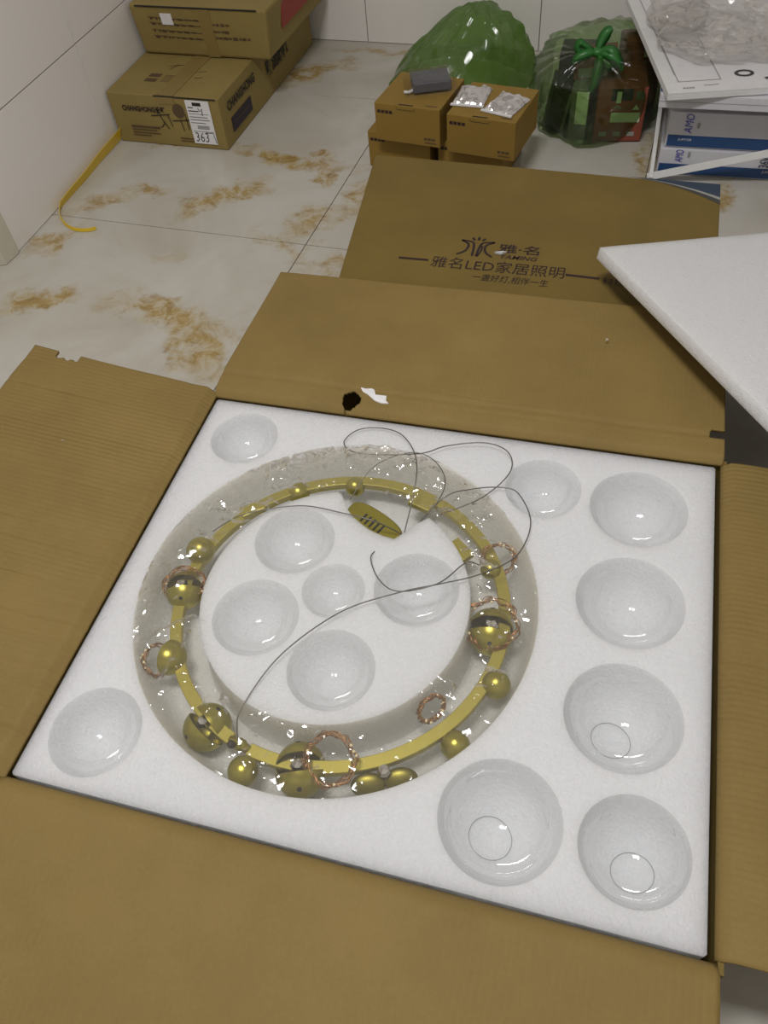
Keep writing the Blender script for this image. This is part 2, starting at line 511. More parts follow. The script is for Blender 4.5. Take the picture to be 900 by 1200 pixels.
# ================================================================== THE SETTING
RA = math.radians(-2.7)
RR = Matrix.Rotation(RA, 4, 'Z')
G0 = Vector((-0.744, 1.676, 0))          # a corner where four floor tiles meet
T = 0.797
fl = struct(obj('floor', MB().box(-2.2, 2.0, -1.6, 3.2, -0.05, -0.003), M['grout']))
gap = 0.0013
tile_me = None
for i in range(-2, 4):
    for j in range(-4, 2):
        c = G0 + RR.to_3x3() @ Vector(((i + 0.5) * T, (j + 0.5) * T, 0))
        if c.x < -1.95 or c.x > 1.9 or c.y < -1.7 or c.y > 3.2: continue
        if tile_me is None:
            h = T / 2 - gap
            to = obj('tile', MB().box(-h, h, -h, h, -0.012, 0.0), M['floor'])
            tile_me = to.data
        else:
            to = bpy.data.objects.new('tile', tile_me); COL.objects.link(to)
        to.location = c; to.rotation_euler = (0, 0, RA); to.parent = fl

XL = -1.508
CH = 2.7
# left wall with a doorway close to the camera
wl = struct(obj('wall_left', MB().box(XL - 0.16, XL - 0.008, 1.53, 3.1, 0, CH).box(XL - 0.16, XL - 0.008, -1.6, 0.55, 0, CH)
                .box(XL - 0.16, XL - 0.008, 0.55, 1.53, 2.1, CH), M['wallgrout']))
g = 0.0017
def wall_tile(parent, x0, x1, y0, y1, z0, z1):
    return obj('tile', MB().box(x0, x1, y0, y1, z0, z1), M['walltile'], parent)
rows = [(k * 0.3 + (0.002 if k == 0 else g), (k + 1) * 0.3 - g) for k in range(9)]
for (y0, y1) in ((1.53, 2.0755), (2.0755, 2.6755), (2.6755, 3.1)):
    for z0, z1 in rows:
        wall_tile(wl, XL - 0.010, XL, y0 + g, y1 - g, z0, z1)
# back wall, turned like the floor grid
wbm = Matrix.Translation((-0.318, 2.862, 0)) @ Matrix.Rotation(math.radians(-2.9), 4, 'Z')
wb = struct(obj('wall_back', MB().obox(wbm, -1.5, 2.4, 0.008, 0.16, 0, CH), M['wallgrout']))
for k in range(-2, 4):
    for z0, z1 in rows:
        obj('tile', MB().obox(wbm, k * 0.598 + g, (k + 1) * 0.598 - g, 0.0, 0.010, z0, z1), M['walltile'], wb)
struct(obj('wall_right', MB().box(1.75, 1.9, -1.6, 3.0, 0, CH), M['paint']))
struct(obj('wall_front', MB().box(-1.66, 1.9, -1.75, -1.6, 0, CH), M['paint']))
struct(obj('ceiling', MB().box(-1.8, 2.0, -1.8, 3.2, CH, CH + 0.1), M['paint']))
# chamfered door jamb at the end of the tiled wall and the closed door in it
jb = struct(obj('trim_1', MB().prism([(XL + 0.006, 1.528), (XL + 0.0, 1.470), (XL - 0.035, 1.455), (XL - 0.16, 1.455), (XL - 0.16, 1.528)], 0.0, 2.1)
                .prism([(XL, 0.55), (XL, 0.60), (XL - 0.03, 0.62), (XL - 0.16, 0.62), (XL - 0.16, 0.55)], 0, 2.1)
                .box(XL - 0.16, XL, 0.55, 1.528, 2.1, 2.16), M['jamb'], bevel=0.003))
dr = struct(obj('door_1', MB().box(XL - 0.11, XL - 0.07, 0.622, 1.453, 0.006, 2.098), M['jamb'], bevel=0.003))
obj('door_handle', MB().tube([(XL - 0.07, 0.70, 1.0), (XL - 0.03, 0.70, 1.0), (XL - 0.025, 0.72, 1.0), (XL - 0.025, 0.82, 1.0)], 0.009), M['steel'], dr, smooth=True)
# ceiling lamp over the room: a tray with two square diffusers
cl = thing('ceiling_lamp', 'ceiling lamp with two square white diffusers above the open carton', 'lamp', (LAMP[0], LAMP[1], 2.66))
obj('housing', MB().box(LAMP[0] - 0.36, LAMP[0] + 0.36, LAMP[1] - 0.19, LAMP[1] + 0.19, 2.668, 2.70), M['whitep'], cl, bevel=0.004)
for dx in (-0.17, 0.17):
    obj('diffuser', MB().box(LAMP[0] + dx - 0.15, LAMP[0] + dx + 0.15, LAMP[1] - 0.15, LAMP[1] + 0.15, 2.655, 2.667), M['lamp'], cl)

# ================================================================== OPEN LAMP CARTON
FX0, FX1, FY0, FY1, FZ = -0.609, 0.213, 0.210, 0.888, 0.220
BX0, BX1, BY0, BY1, BZ = -0.6125, 0.222, 0.202, 0.8915, 0.226
TH = 0.006
ct = thing('lamp_carton', 'large open brown carton with four flaps folded out around the foam tray', 'carton', ((BX0 + BX1) / 2, (BY0 + BY1) / 2, 0))
obj('base_panel', MB().box(BX0 - TH, BX1 + TH, BY0 - TH, BY1 + TH, 0.0005, 0.006), M['card_s'], ct)
obj('side_panel', MB().box(BX0 - TH, BX0, BY0, BY1, 0.006, BZ), M['card_s'], ct)
obj('side_panel', MB().box(BX1, BX1 + TH, BY0, BY1, 0.006, BZ), M['card_s'], ct)
obj('side_panel', MB().box(BX0 - TH, BX1 + TH, BY0 - TH, BY0, 0.006, BZ), M['card_s'], ct)
obj('side_panel', MB().box(BX0 - TH, BX1 + TH, BY1, BY1 + TH, 0.006, BZ), M['card_s'], ct)

def flap(a, b, prof, nu, nv, mat, holes=(), edge=None, seed=0, sag=0.003, taper=(0.0, 0.0), dents=None):
    """flap hinged on a->b (2-D); prof(v) -> (outward, z) ; holes: list of predicates on (u, v) metres"""
    a, b = Vector(a), Vector(b)
    t = (b - a); Ln = t.length; t.normalize()
    n = Vector((t.y, -t.x))               # outward to the right of a->b
    D = prof(1.0)[0]
    mb = MB(); idx = {}
    for j in range(nv + 1):
        for i in range(nu + 1):
            u, v = i / nu, j / nv
            o, z = prof(v)
            uu = u * Ln
            ua = -taper[0] * o; ub = Ln + taper[1] * o
            uu = ua + (ub - ua) * u
            oo = o
            if edge and j == nv: oo += edge(uu)
            p = a + t * uu + n * oo
            z += sag * nz((p.x * 3 + seed, p.y * 3, seed)) * min(1, v * 6) + 0.0011 * nz((p.x * 14, p.y * 14, seed + 5)) * min(1, v * 6)
            if dents: z += dents(p.x, p.y, uu, o)
            mb.v.append((p.x, p.y, z))
    for j in range(nv):
        for i in range(nu):
            q = [j * (nu + 1) + i, j * (nu + 1) + i + 1, (j + 1) * (nu + 1) + i + 1, (j + 1) * (nu + 1) + i]
            c = sum((Vector(mb.v[k]) for k in q), Vector()) / 4
            uu = (Vector((c.x, c.y)) - a).dot(t); oo = (Vector((c.x, c.y)) - a).dot(n)
            if any(hf(uu, oo) for hf in holes): continue
            mb.f.append(tuple(q))
    used = sorted({k for f in mb.f for k in f}); re = {k: i for i, k in enumerate(used)}
    mb.v = [mb.v[k] for k in used]; mb.f = [tuple(re[k] for k in f) for f in mb.f]
    o = obj('flap', mb, mat, ct, auto=40)
    s = o.modifiers.new('board', 'SOLIDIFY'); s.thickness = 0.005; s.offset = -1
    return o

# profile: short rounded score fold, a crushed strip, then the flat of the flap
def prof_back(v):
    o = v * 0.347
    z = BZ + 0.004
    if o < 0.012: z = BZ - 0.004 + 0.010 * math.sin(o / 0.012 * PI / 2)
    elif o < 0.052: z = BZ + 0.006 + 0.003 * (o - 0.012) / 0.04
    else: z = BZ + 0.0095 - 0.003 * min(1, (o - 0.052) / 0.25)
    return o, z
def prof_left(v):
    o = v * 0.345
    z = BZ - 0.004 + 0.012 * min(1, o / 0.015) + max(0, o - 0.04) * 0.125
    return o, z
def prof_front(v):
    o = v * 0.345
    z = BZ - 0.004 + 0.010 * min(1, o / 0.012) - max(0, o - 0.03) * 0.10
    return o, z
def prof_right(v):
    o = v * 0.345
    z = BZ - 0.004 + 0.010 * min(1, o / 0.012) - max(0, o - 0.04) * 0.06
    return o, z
def hole_back(u, o):     # torn grip hole near the fold; u runs from the right end
    x = (BX1 - u) - (-0.371); y = o - 0.022
    r = math.hypot(x * 1.1, y) + 0.004 * nz((x * 90, y * 90, 1))
    return r < 0.0175 or (abs(x + 0.006) < 0.002 and o < 0.02)
def notch_back(u, o):
    return u < 0.022 and 0.040 < o < 0.060 - 0.45 * u * 0.0 and (u < 0.020 or o < 0.055)
def tear_left(u, o):      # ragged bite in the rear edge of the left flap
    return u > 0.676 + 0.010 * nz((o * 60, 2, 0)) and abs(o - 0.270) < 0.030 - (0.700 - u) * 0.3
def vee(d, w, h): return -h * max(0.0, 1 - abs(d) / w)
def dent_back(x, y, u, o):
    wig = 0.004 * nz((x * 6, 1, 2))
    return vee(o - 0.046 - wig, 0.009, 0.0020) + vee(o - 0.030 - wig * 0.5, 0.004, 0.0012 * max(0, nz((x * 4, 5, 1)) + 0.5)) + vee(o - 0.062 - 0.012 * nz((x * 5, 8, 2)), 0.003, 0.0018 * max(0, nz((x * 3, 9, 1)) + 0.2))
def dent_left(x, y, u, o):
    z = 0.0
    for k, y0 in enumerate((0.868, 0.815, 0.738, 0.665, 0.640, 0.560, 0.525, 0.470, 0.445, 0.415, 0.385, 0.350, 0.320, 0.290, 0.260)):
        z += vee(y - y0 - 0.006 * nz((x * 4, y0 * 30, 1)), 0.0045, 0.0020 * max(0, 0.55 + nz((x * 5, y0 * 50, 3))))
    return z
def dent_front(x, y, u, o):
    return vee(x + 0.137 + 0.006 * nz((y * 8, 2, 2)), 0.006, 0.0016) + vee(o - 0.022, 0.004, 0.0012)
def dent_right(x, y, u, o):
    return sum(vee(y - y0 - 0.006 * nz((x * 4, y0 * 30, 1)), 0.0045, 0.0018 * max(0, 0.55 + nz((x * 5, y0 * 50, 7)))) for y0 in (0.86, 0.83, 0.80, 0.74, 0.69, 0.60, 0.55, 0.48, 0.42, 0.36, 0.30))
flap((BX1, BY1), (BX0, BY1), prof_back, 420, 170, M['card_y'], [hole_back, notch_back], seed=3, sag=0.005,
     edge=lambda u: 0.002 * nz((u * 8, 0, 0)), dents=dent_back)
flap((BX0, BY1 + 0.004), (BX0, BY0), prof_left, 320, 150, M['card_x'], [lambda u, o: o > 0.255 and o < 0.30 and u < 0.010 + 0.008 * nz((o * 80, 3, 1)) - abs(o - 0.277) * 0.3],
     seed=11, sag=0.007, taper=(0.03, 0.0), edge=lambda u: 0.004 * nz((u * 9, 4, 0)), dents=dent_left)
flap((BX0, BY0), (BX1, BY0), prof_front, 120, 60, M['card_y'], [], seed=21, sag=0.006, taper=(0.0, 0.01), dents=dent_front)
flap((BX1, BY0 + 0.006), (BX1, BY1 - 0.006), prof_right, 200, 60, M['card_x'], [], seed=31, sag=0.005, dents=dent_right)

# ------------------------------------------------------------------ foam tray: one block with pockets and a ring trough
RCX, RCY = -0.290, 0.545
POCK = [  # x, y, radius, depth
    (-0.529, 0.811, 0.056, 0.046), (-0.531, 0.286, 0.060, 0.048), (-0.034, 0.798, 0.057, 0.048),
    (0.107, 0.787, 0.070, 0.060), (0.107, 0.622, 0.072, 0.060), (0.111, 0.454, 0.072, 0.062),
    (-0.014, 0.297, 0.0715, 0.062), (0.135, 0.299, 0.0615, 0.056),
    (-0.377, 0.627, 0.060, 0.046), (-0.388, 0.490, 0.061, 0.046), (-0.294, 0.554, 0.045, 0.034),
    (-0.180, 0.581, 0.060, 0.048), (-0.261, 0.436, 0.059, 0.048)]
NA_G = 240
def r_in(a):
    """inner edge of the trough at angle a, with the recess for the ceiling plate"""
    ux, uy = 0.88, -0.475
    ex, ey = -0.266 - RCX, 0.704 - RCY
    ins = []
    for k in range(140):
        r = 0.235 - k * 0.001
        x, y = r * math.cos(a) - ex, r * math.sin(a) - ey
        p = (x * ux + y * uy) / 0.070; q = (-x * uy + y * ux) / 0.036
        if p * p + q * q < 1: ins.append(r)
    return min(0.190, min(ins)) if ins and max(ins) > 0.172 else 0.190
def foam_block():
    from mathutils.geometry import delaunay_2d_cdt
    pts = []; loops = []
    def loop(L):
        i0 = len(pts); pts.extend(Vector(p) for p in L); loops.append(list(range(i0, i0 + len(L))))
    e = 0.003
    rect = [(FX0 + e, FY0), (FX1 - e, FY0), (FX1, FY0 + e), (FX1, FY1 - e), (FX1 - e, FY1), (FX0 + e, FY1), (FX0, FY1 - e), (FX0, FY0 + e)]
    loop(rect)
    for (cx, cy, R, dp) in POCK:
        loop([(cx + R * math.cos(2 * PI * i / 72), cy + R * math.sin(2 * PI * i / 72)) for i in range(72)])
    AN = [2 * PI * i / NA_G for i in range(NA_G)]
    rin = [r_in(a) for a in AN]
    rin = [(rin[i - 1] + 2 * rin[i] + rin[(i + 1) % NA_G]) / 4 for i in range(NA_G)]
    loop([(RCX + 0.282 * math.cos(a), RCY + 0.282 * math.sin(a)) for a in AN])
    loop([(RCX + r * math.cos(a), RCY + r * math.sin(a)) for a, r in zip(AN, rin)])
    ng, ni = len(loops) - 2, len(loops) - 1
    # a sprinkle of plain points keeps the top from being all slivers
    for i in range(34):
        for j in range(28):
            x = FX0 + 0.012 + (FX1 - FX0 - 0.024) * i / 33; y = FY0 + 0.012 + (FY1 - FY0 - 0.024) * j / 27
            if any(abs(math.hypot(x - c[0], y - c[1]) - c[2]) < 0.006 or math.hypot(x - c[0], y - c[1]) < c[2] for c in POCK): continue
            r = math.hypot(x - RCX, y - RCY)
            if 0.10 < r < 0.288: continue
            pts.append(Vector((x, y)))
    edges = [(L[i], L[(i + 1) % len(L)]) for L in loops for i in range(len(L))]
    vo, eo, fo, _, _, _ = delaunay_2d_cdt(pts, edges, [], 0, 1e-6)
    def inside_hole(x, y):
        for (cx, cy, R, dp) in POCK:
            if math.hypot(x - cx, y - cy) < R * 0.9985: return True
        r = math.hypot(x - RCX, y - RCY)
        if r < 0.28195:
            a = math.atan2(y - RCY, x - RCX) % (2 * PI)
            k = a / (2 * PI) * NA_G; i = int(k) % NA_G; f = k - int(k)
            ri = rin[i] * (1 - f) + rin[(i + 1) % NA_G] * f
            if r > ri - 0.00005: return True
        return False
    mb = MB()
    mb.v = [(p[0], p[1], FZ) for p in vo]
    for f in fo:
        c = sum((vo[i] for i in f), Vector((0, 0))) / len(f)
        if inside_hole(c.x, c.y): continue
        # drop anything outside the rounded rectangle
        if not (FX0 < c.x < FX1 and FY0 < c.y < FY1): continue
        f = tuple(f)
        A, B, C = (vo[f[k]] for k in range(3))
        if (B - A).cross(C - A) < 0: f = f[::-1]
        mb.f.append(f)
    # bowls
    for (cx, cy, R, dp) in POCK:
        prof = []
        Rs = (R * R + dp * dp) / (2 * dp); am = math.asin(min(1, R / Rs))
        if dp > R: am = PI - am
        for i in range(19):
            t = am * i / 18
            prof.append((max(1e-5, Rs * math.sin(t)), FZ - dp + Rs * (1 - math.cos(t))))
        prof[-1] = (R, FZ)
        mb.lathe(prof, 72, Matrix.Translation((cx, cy, 0)))
    # trough: rounded outer wall, flat bottom, steeper island wall
    S = 26
    def trough(u, v):
        i = int(round(u * NA_G)) % NA_G
        a = AN[i]; ri, ro = rin[i], 0.282
        t = v
        r = ri + (ro - ri) * t
        wi, wo = (r - ri), (ro - r)
        d = 0.080 * min(1 - max(0, 1 - wi / 0.010) ** 2.4, 1 - max(0, 1 - wo / 0.030) ** 2.2)
        return (RCX + r * math.cos(a), RCY + r * math.sin(a), FZ - d)
    ts = sorted(set([0, 1] + [0.5 * (1 - math.cos(PI * k / S)) for k in range(S + 1)]))
    vs = [trough(i / NA_G, t) for t in ts for i in range(NA_G)]
    fs = [(j * NA_G + i, j * NA_G + (i + 1) % NA_G, (j + 1) * NA_G + (i + 1) % NA_G, (j + 1) * NA_G + i) for j in range(len(ts) - 1) for i in range(NA_G)]
    mb.add(vs, [f[::-1] for f in fs])
    # sides and bottom
    n = len(rect)
    vs = [(x, y, FZ) for x, y in rect] + [(x, y, 0.007) for x, y in rect]
    mb.add(vs, [((i + 1) % n, i, n + i, n + (i + 1) % n) for i in range(n)] + [tuple(range(2 * n - 1, n - 1, -1))])
    # weld
    bm = bmesh.new()
    bv = [bm.verts.new(p) for p in mb.v]
    for f in mb.f:
        try: bm.faces.new([bv[i] for i in f])
        except ValueError: pass
    bmesh.ops.remove_doubles(bm, verts=bm.verts[:], dist=0.00003)
    bmesh.ops.recalc_face_normals(bm, faces=bm.faces[:])
    bm.verts.index_update()
    out = MB(); out.v = [tuple(v.co) for v in bm.verts]; out.f = [tuple(v.index for v in f.verts) for f in bm.faces]
    bm.free()
    return out
tray = obj('foam_tray', foam_block(), M['foam'], auto=50)
tag(tray, 'white moulded foam tray with round pockets and a ring trough, set in the open carton', 'foam tray')

# ------------------------------------------------------------------ glass shades lying in the pockets
def shade_mb(R, hole, top, tilt, az, c):
    m = Matrix.Translation(c) @ Matrix.Rotation(az, 4, 'Z') @ Matrix.Rotation(tilt, 4, 'Y')
    th0 = math.asin(hole / R)
    n = 24
    a1 = PI / 2 + top
    outer = [(max(1e-5, R * math.sin(a1 * i / n)), -R * math.cos(a1 * i / n)) for i in range(n + 1)]
    return MB().lathe(outer, 48, m), m, (R * 0.998 * math.sin(th0), -R * 0.998 * math.cos(th0)), outer[-1]
SH = [  # pocket index, bowl radius, base ring, rim height, tilt, azimuth, label
    (0, 0.048, 0.018, 0.036, 0.05, 0.6, 'small clear glass shade in the pocket at the far left corner of the foam tray'),
    (1, 0.053, 0.018, 0.039, 0.10, 2.4, 'clear glass shade in the lone pocket at the near left corner of the foam tray'),
    (2, 0.050, 0.018, 0.038, 0.05, 1.0, 'small clear glass shade in the pocket beyond the right of the ring trough'),
    (3, 0.062, 0.022, 0.046, 0.08, 2.0, 'clear glass shade in the farthest right pocket, beside the back flap'),
    (4, 0.064, 0.022, 0.048, 0.08, 0.7, 'clear glass shade in the right column, second pocket from the back flap'),
    (5, 0.065, 0.025, 0.052, 0.20, 1.00, 'clear glass shade in the right column with a round base ring showing at lower left'),
    (6, 0.065, 0.026, 0.054, 0.18, 0.70, 'clear glass shade nearest the front flap, left of the corner one, base ring showing'),
    (7, 0.057, 0.024, 0.048, 0.24, 2.10, 'clear glass shade in the near right corner with its base ring at lower right'),
    (8, 0.054, 0.018, 0.038, 0.08, 2.0, 'clear glass shade in the far left pocket inside the ring'),
    (9, 0.055, 0.018, 0.038, 0.08, 1.0, 'clear glass shade in the left pocket inside the ring'),
    (10, 0.041, 0.014, 0.027, 0.05, 0.5, 'smallest clear glass shade, in the middle pocket inside the ring'),
    (11, 0.054, 0.018, 0.039, 0.08, 1.6, 'clear glass shade in the right pocket inside the ring, below the cable loop'),
    (12, 0.053, 0.020, 0.040, 0.12, 1.4, 'clear glass shade in the near pocket inside the ring, under the film crease')]
for (k, R, hole, hr, tilt, az, lab) in SH:
    topa = math.acos(max(-1, 1 - hr / R)) - PI / 2
    px, py, pr, pd = POCK[k]
    c = (px, py, FZ - pd + R + 0.0015)
    mb, m, h0, r1 = shade_mb(R, hole, topa, tilt, az, c)
    root = thing('glass_shade', lab, 'lamp shade', (px, py, FZ - pd), 0, 'glass shades in the foam tray')
    obj('bowl', mb, M['glass'], root, smooth=True)
    for nm, (rr, zz), tr in (('base_ring', h0, 0.0006), ('rim', r1, 0.0006)):
        ring = [m @ Vector((rr * math.cos(2 * PI * i / 64), rr * math.sin(2 * PI * i / 64), zz)) for i in range(64)]
        obj(nm, MB().tube(ring, tr, 6, closed=True), M['rim'] if nm == 'base_ring' and k in (5, 6, 7) else M['glass'], root, smooth=True)

# ------------------------------------------------------------------ the ring chandelier in the trough
RX, RY, RRAD, RZ = -0.288, 0.550, 0.236, 0.182
ch = thing('ring_chandelier', 'olive gold ring chandelier with balls, lamp cups and steel cables, wrapped in clear film', 'chandelier', (RX, RY, 0.138))
def band_mb(a0, a1, n=120, w=0.0085, h=0.006, rad=RRAD, z=RZ):
    mb = MB(); vs = []; fs = []
    for i in range(n + 1):
        a = a0 + (a1 - a0) * i / n
        for dr, dz in ((-w, -h), (w, -h), (w, h), (-w, h)):
            vs.append((RX + (rad + dr) * math.cos(a), RY + (rad + dr) * math.sin(a), z + dz))
    for i in range(n):
        for k in range(4):
            fs.append((i * 4 + k, (i + 1) * 4 + k, (i + 1) * 4 + (k + 1) % 4, i * 4 + (k + 1) % 4))
    fs += [(0, 1, 2, 3), (4 * n + 3, 4 * n + 2, 4 * n + 1, 4 * n)]
    return mb.add(vs, fs)
J = math.atan2(0.316 - RY, -0.356 - RX)
obj('ring_band', band_mb(J + 0.06, J - 0.06 + 2 * PI), M['gold_band'], ch, auto=40, bevel=0.001)
# joint between the band ends, with a cable grip
jm = Matrix.Translation((RX + RRAD * math.cos(J), RY + RRAD * math.sin(J), RZ + 0.002)) @ Matrix.Rotation(J + PI / 2, 4, 'Z') @ Matrix.Rotation(PI / 2, 4, 'Y')
obj('joint', MB().lathe([(0.0001, -0.017), (0.0055, -0.0165), (0.0065, -0.006), (0.0085, -0.004), (0.0085, 0.004), (0.0065, 0.006), (0.0055, 0.0165), (0.0001, 0.017)], 20, jm), M['gold'], ch, smooth=True)
obj('cable_grip', MB().sphere((-0.362, 0.318, RZ + 0.012), 0.0055, 14, 8), M['dark'], ch, smooth=True)

def ball(x, y, r, z=None, name='ball', mat='gold'):
    z = z if z is not None else max(0.139 + r, 0.188)
    b = obj(name, MB().sphere((x, y, z), r, 28, 18), M[mat], ch, smooth=True)
    return b
def half_shell(m, r, nm='cup'):
    prof = [(max(1e-5, r * math.sin(PI / 2 * i / 12)), r * math.cos(PI / 2 * i / 12)) for i in range(13)]
    inner = [(max(1e-5, p[0] * 0.94), p[1] * 0.94) for p in reversed(prof)]
    o = obj(nm, MB().lathe(prof + inner, 32, m), M['gold'], ch, auto=50)
    hm = m @ Matrix.Translation((0, -r * 0.75, r * 0.663)) @ Matrix.Rotation(0.848, 4, 'X')
    obj('screw_hole', MB().lathe([(0.0001, 0.0004), (r * 0.10, 0.0004), (r * 0.10, -0.001)], 14, hm), M['dark'], o)
    return o
def crystal(x, y, z, r):
    mb = MB().lathe([(0.0001, -r), (r * 0.7, -r * 0.6), (r, 0), (r * 0.7, r * 0.6), (0.0001, r)], 7, Matrix.Translation((x, y, z)))
    return obj('lamp_socket', mb, M['silver'], ch)
def clam(x, y, r, az, open_=0.45, tilt=0.0, z=0.19):
    """two half-round cups around a socket, opening towards the viewer"""
    base = Matrix.Translation((x, y, z)) @ Matrix.Rotation(az, 4, 'Z') @ Matrix.Rotation(tilt, 4, 'X')
    for s in (1, -1):
        m = base @ Matrix.Translation((0, s * r * 0.10, 0)) @ Matrix.Rotation(0 if s > 0 else PI, 4, 'Z') @ Matrix.Rotation(-(PI / 2 + open_), 4, 'X')
        half_shell(m, r)
    crystal(x, y, z + r * 0.62, r * 0.34)
def coil(x, y, z, R, az=0.0, tilt=0.0, strands=4, sq=1.0, seed=0, nb=12):
    m = Matrix.Translation((x, y, z)) @ Matrix.Rotation(az, 4, 'Z') @ Matrix.Rotation(tilt, 4, 'X')
    rr = random.Random(seed)
    mb = MB(); bead = MB()
    for s in range(strands + 3):
        ph = rr.uniform(0, 6.28); w = rr.uniform(2, 8); amp = rr.uniform(0.03, 0.16); off = rr.uniform(-0.08, 0.08)
        pts = []
        for i in range(72):
            a = 2 * PI * i / 72
            q = R * (1 + off + amp * math.sin(round(w) * a + ph)) + rr.uniform(-1, 1) * 0.0005
            pts.append(m @ Vector((q * math.cos(a), q * sq * math.sin(a), 0.0035 * math.cos(round(w) * a + ph))))
        mb.tube(pts, 0.0006, 5, closed=True)
    o = obj('fairy_light_coil', mb, M['copper'], ch, smooth=True)
    for i in range(nb):
        a = rr.uniform(0, 2 * PI); q = R * rr.uniform(0.92, 1.1)
        bead.sphere(m @ Vector((q * math.cos(a), q * sq * math.sin(a), rr.uniform(-0.004, 0.004))), 0.0021, 8, 6)
    obj('light_bead', bead, M['bead'], o, smooth=True)
    return o
ball(-0.524, 0.596, 0.0215, 0.192)
clam(-0.523, 0.528, 0.027, 0.35, 0.30, -0.1, 0.184); coil(-0.522, 0.532, 0.196, 0.029, 0.4, 0.5, 4, 0.8, 1)
half_shell(Matrix.Translation((-0.497, 0.418, 0.188)) @ Matrix.Rotation(1.45, 4, 'Z') @ Matrix.Rotation(1.35, 4, 'X'), 0.025)
coil(-0.512, 0.410, 0.188, 0.021, 1.5, 1.0, 3, 1.0, 2, 9)
clam(-0.410, 0.340, 0.030, -0.6, 0.18, 0.15, 0.172)
ball(-0.337, 0.291, 0.0195, 0.186)
clam(-0.268, 0.312, 0.032, 0.35, 0.30, 0.0, 0.178)
coil(-0.229, 0.324, 0.206, 0.030, 0.2, 0.35, 5, 1.0, 3, 14)
for sgn in (-1, 1):   # open pair of shallow leaf cups
    m = Matrix.Translation((-0.161 + sgn * 0.019, 0.322 + sgn * 0.008, 0.176)) @ Matrix.Rotation(0.35, 4, 'Z') @ Matrix.Rotation(0.5, 4, 'X') @ Matrix.Diagonal((0.022, 0.015, 0.006, 1))
    obj('leaf_cup', MB().lathe([(max(1e-5, math.sin(PI * i / 10)), -math.cos(PI * i / 10)) for i in range(11)], 24, m), M['gold_d'], ch, smooth=True)
crystal(-0.163, 0.331, 0.190, 0.009)
coil(-0.124, 0.424, 0.190, 0.019, 0.9, 1.1, 5, 0.9, 4, 12)
ball(-0.085, 0.388, 0.019, 0.178)
ball(-0.049, 0.480, 0.0195, 0.182)
clam(-0.070, 0.558, 0.031, 0.1, 0.22, 0.0, 0.180); coil(-0.070, 0.560, 0.200, 0.034, 0.2, 0.3, 4, 0.95, 5, 14)
ball(-0.088, 0.655, 0.015, 0.190)
coil(-0.080, 0.675, 0.190, 0.024, 0.3, 0.6, 3, 0.9, 6, 8)
half_shell(Matrix.Translation((-0.418, 0.746, 0.178)) @ Matrix.Rotation(0.8, 4, 'Z') @ Matrix.Rotation(1.2, 4, 'X'), 0.018)
ball(-0.330, 0.775, 0.016, 0.180)
for (x, y, rz) in ((-0.137, 0.680, -0.7), (-0.215, 0.755, -0.3), (-0.475, 0.690, 0.7)):
    obj('bracket', MB().obox(Matrix.Translation((x, y, 0.188)) @ Matrix.Rotation(rz, 4, 'Z'), -0.019, 0.019, -0.010, 0.010, -0.005, 0.006), M['gold_band'], ch, bevel=0.0015)
# ceiling plate with slots, in its recess
pm = Matrix.Translation((-0.276, 0.704, 0.176)) @ Matrix.Rotation(math.radians(-28), 4, 'Z') @ Matrix.Rotation(0.12, 4, 'X')
plate_poly = [(0.052 * math.copysign(abs(math.cos(2 * PI * i / 40)) ** 0.8, math.cos(2 * PI * i / 40)), 0.021 * math.copysign(abs(math.sin(2 * PI * i / 40)) ** 0.7, math.sin(2 * PI * i / 40))) for i in range(40)]
cp = obj('ceiling_plate', MB().prism(plate_poly, -0.018, 0.018, pm), M['gold'], ch, auto=40, bevel=0.003)
for k in range(5):
    obj('vent_slot', MB().obox(pm, -0.020 + k * 0.009, -0.0165 + k * 0.009, -0.012, 0.004, 0.0175, 0.0185), M['dark'], cp)
obj('cable_gland', MB().lathe([(0.0001, 0.016), (0.006, 0.016), (0.008, 0.010), (0.008, -0.01), (0.0001, -0.01)], 18, pm @ Matrix.Translation((0.055, 0.004, 0.0))), M['steel'], ch, smooth=True)

# ------------------------------------------------------------------ suspension cables looping over the tray
def cable(pts2, zs, name='suspension_cable', r=0.00095):
    n = len(pts2)
    P3 = []
    for i, (x, y) in enumerate(pts2):
        z = zs[i] if isinstance(zs, (list, tuple)) else zs
        P3.append((x, y, z))
    return obj(name, MB().tube(spline(P3, 10), r, 7), M['steel'], ch, smooth=True)
c1 = [(-0.349, 0.318), (-0.356, 0.333), (-0.356, 0.360), (-0.329, 0.437), (-0.270, 0.517), (-0.198, 0.565), (-0.151, 0.588), (-0.098, 0.616), (-0.053, 0.658), (-0.042, 0.720), (-0.067, 0.770), (-0.094, 0.778), (-0.137, 0.766), (-0.177, 0.741), (-0.224, 0.682)]
cable(c1, [0.196, 0.210, 0.222] + [0.230] * 10 + [0.228, 0.190])
c2 = [(-0.175, 0.715), (-0.120, 0.756), (-0.087, 0.808), (-0.096, 0.847), (-0.135, 0.862), (-0.193, 0.847), (-0.234, 0.820), (-0.324, 0.805), (-0.358, 0.823), (-0.345, 0.855), (-0.311, 0.867), (-0.271, 0.857), (-0.237, 0.814), (-0.224, 0.760), (-0.227, 0.691)]
cable(c2, [0.222, 0.226, 0.232, 0.234, 0.232, 0.229, 0.231, 0.229, 0.227, 0.227, 0.227, 0.230, 0.234, 0.228, 0.190])
c3 = [(-0.225, 0.685), (-0.186, 0.728), (-0.180, 0.773), (-0.208, 0.811), (-0.247, 0.816), (-0.296, 0.781), (-0.322, 0.729)]
cable(c3, [0.188, 0.226, 0.232, 0.233, 0.235, 0.230, 0.205], r=0.0008)
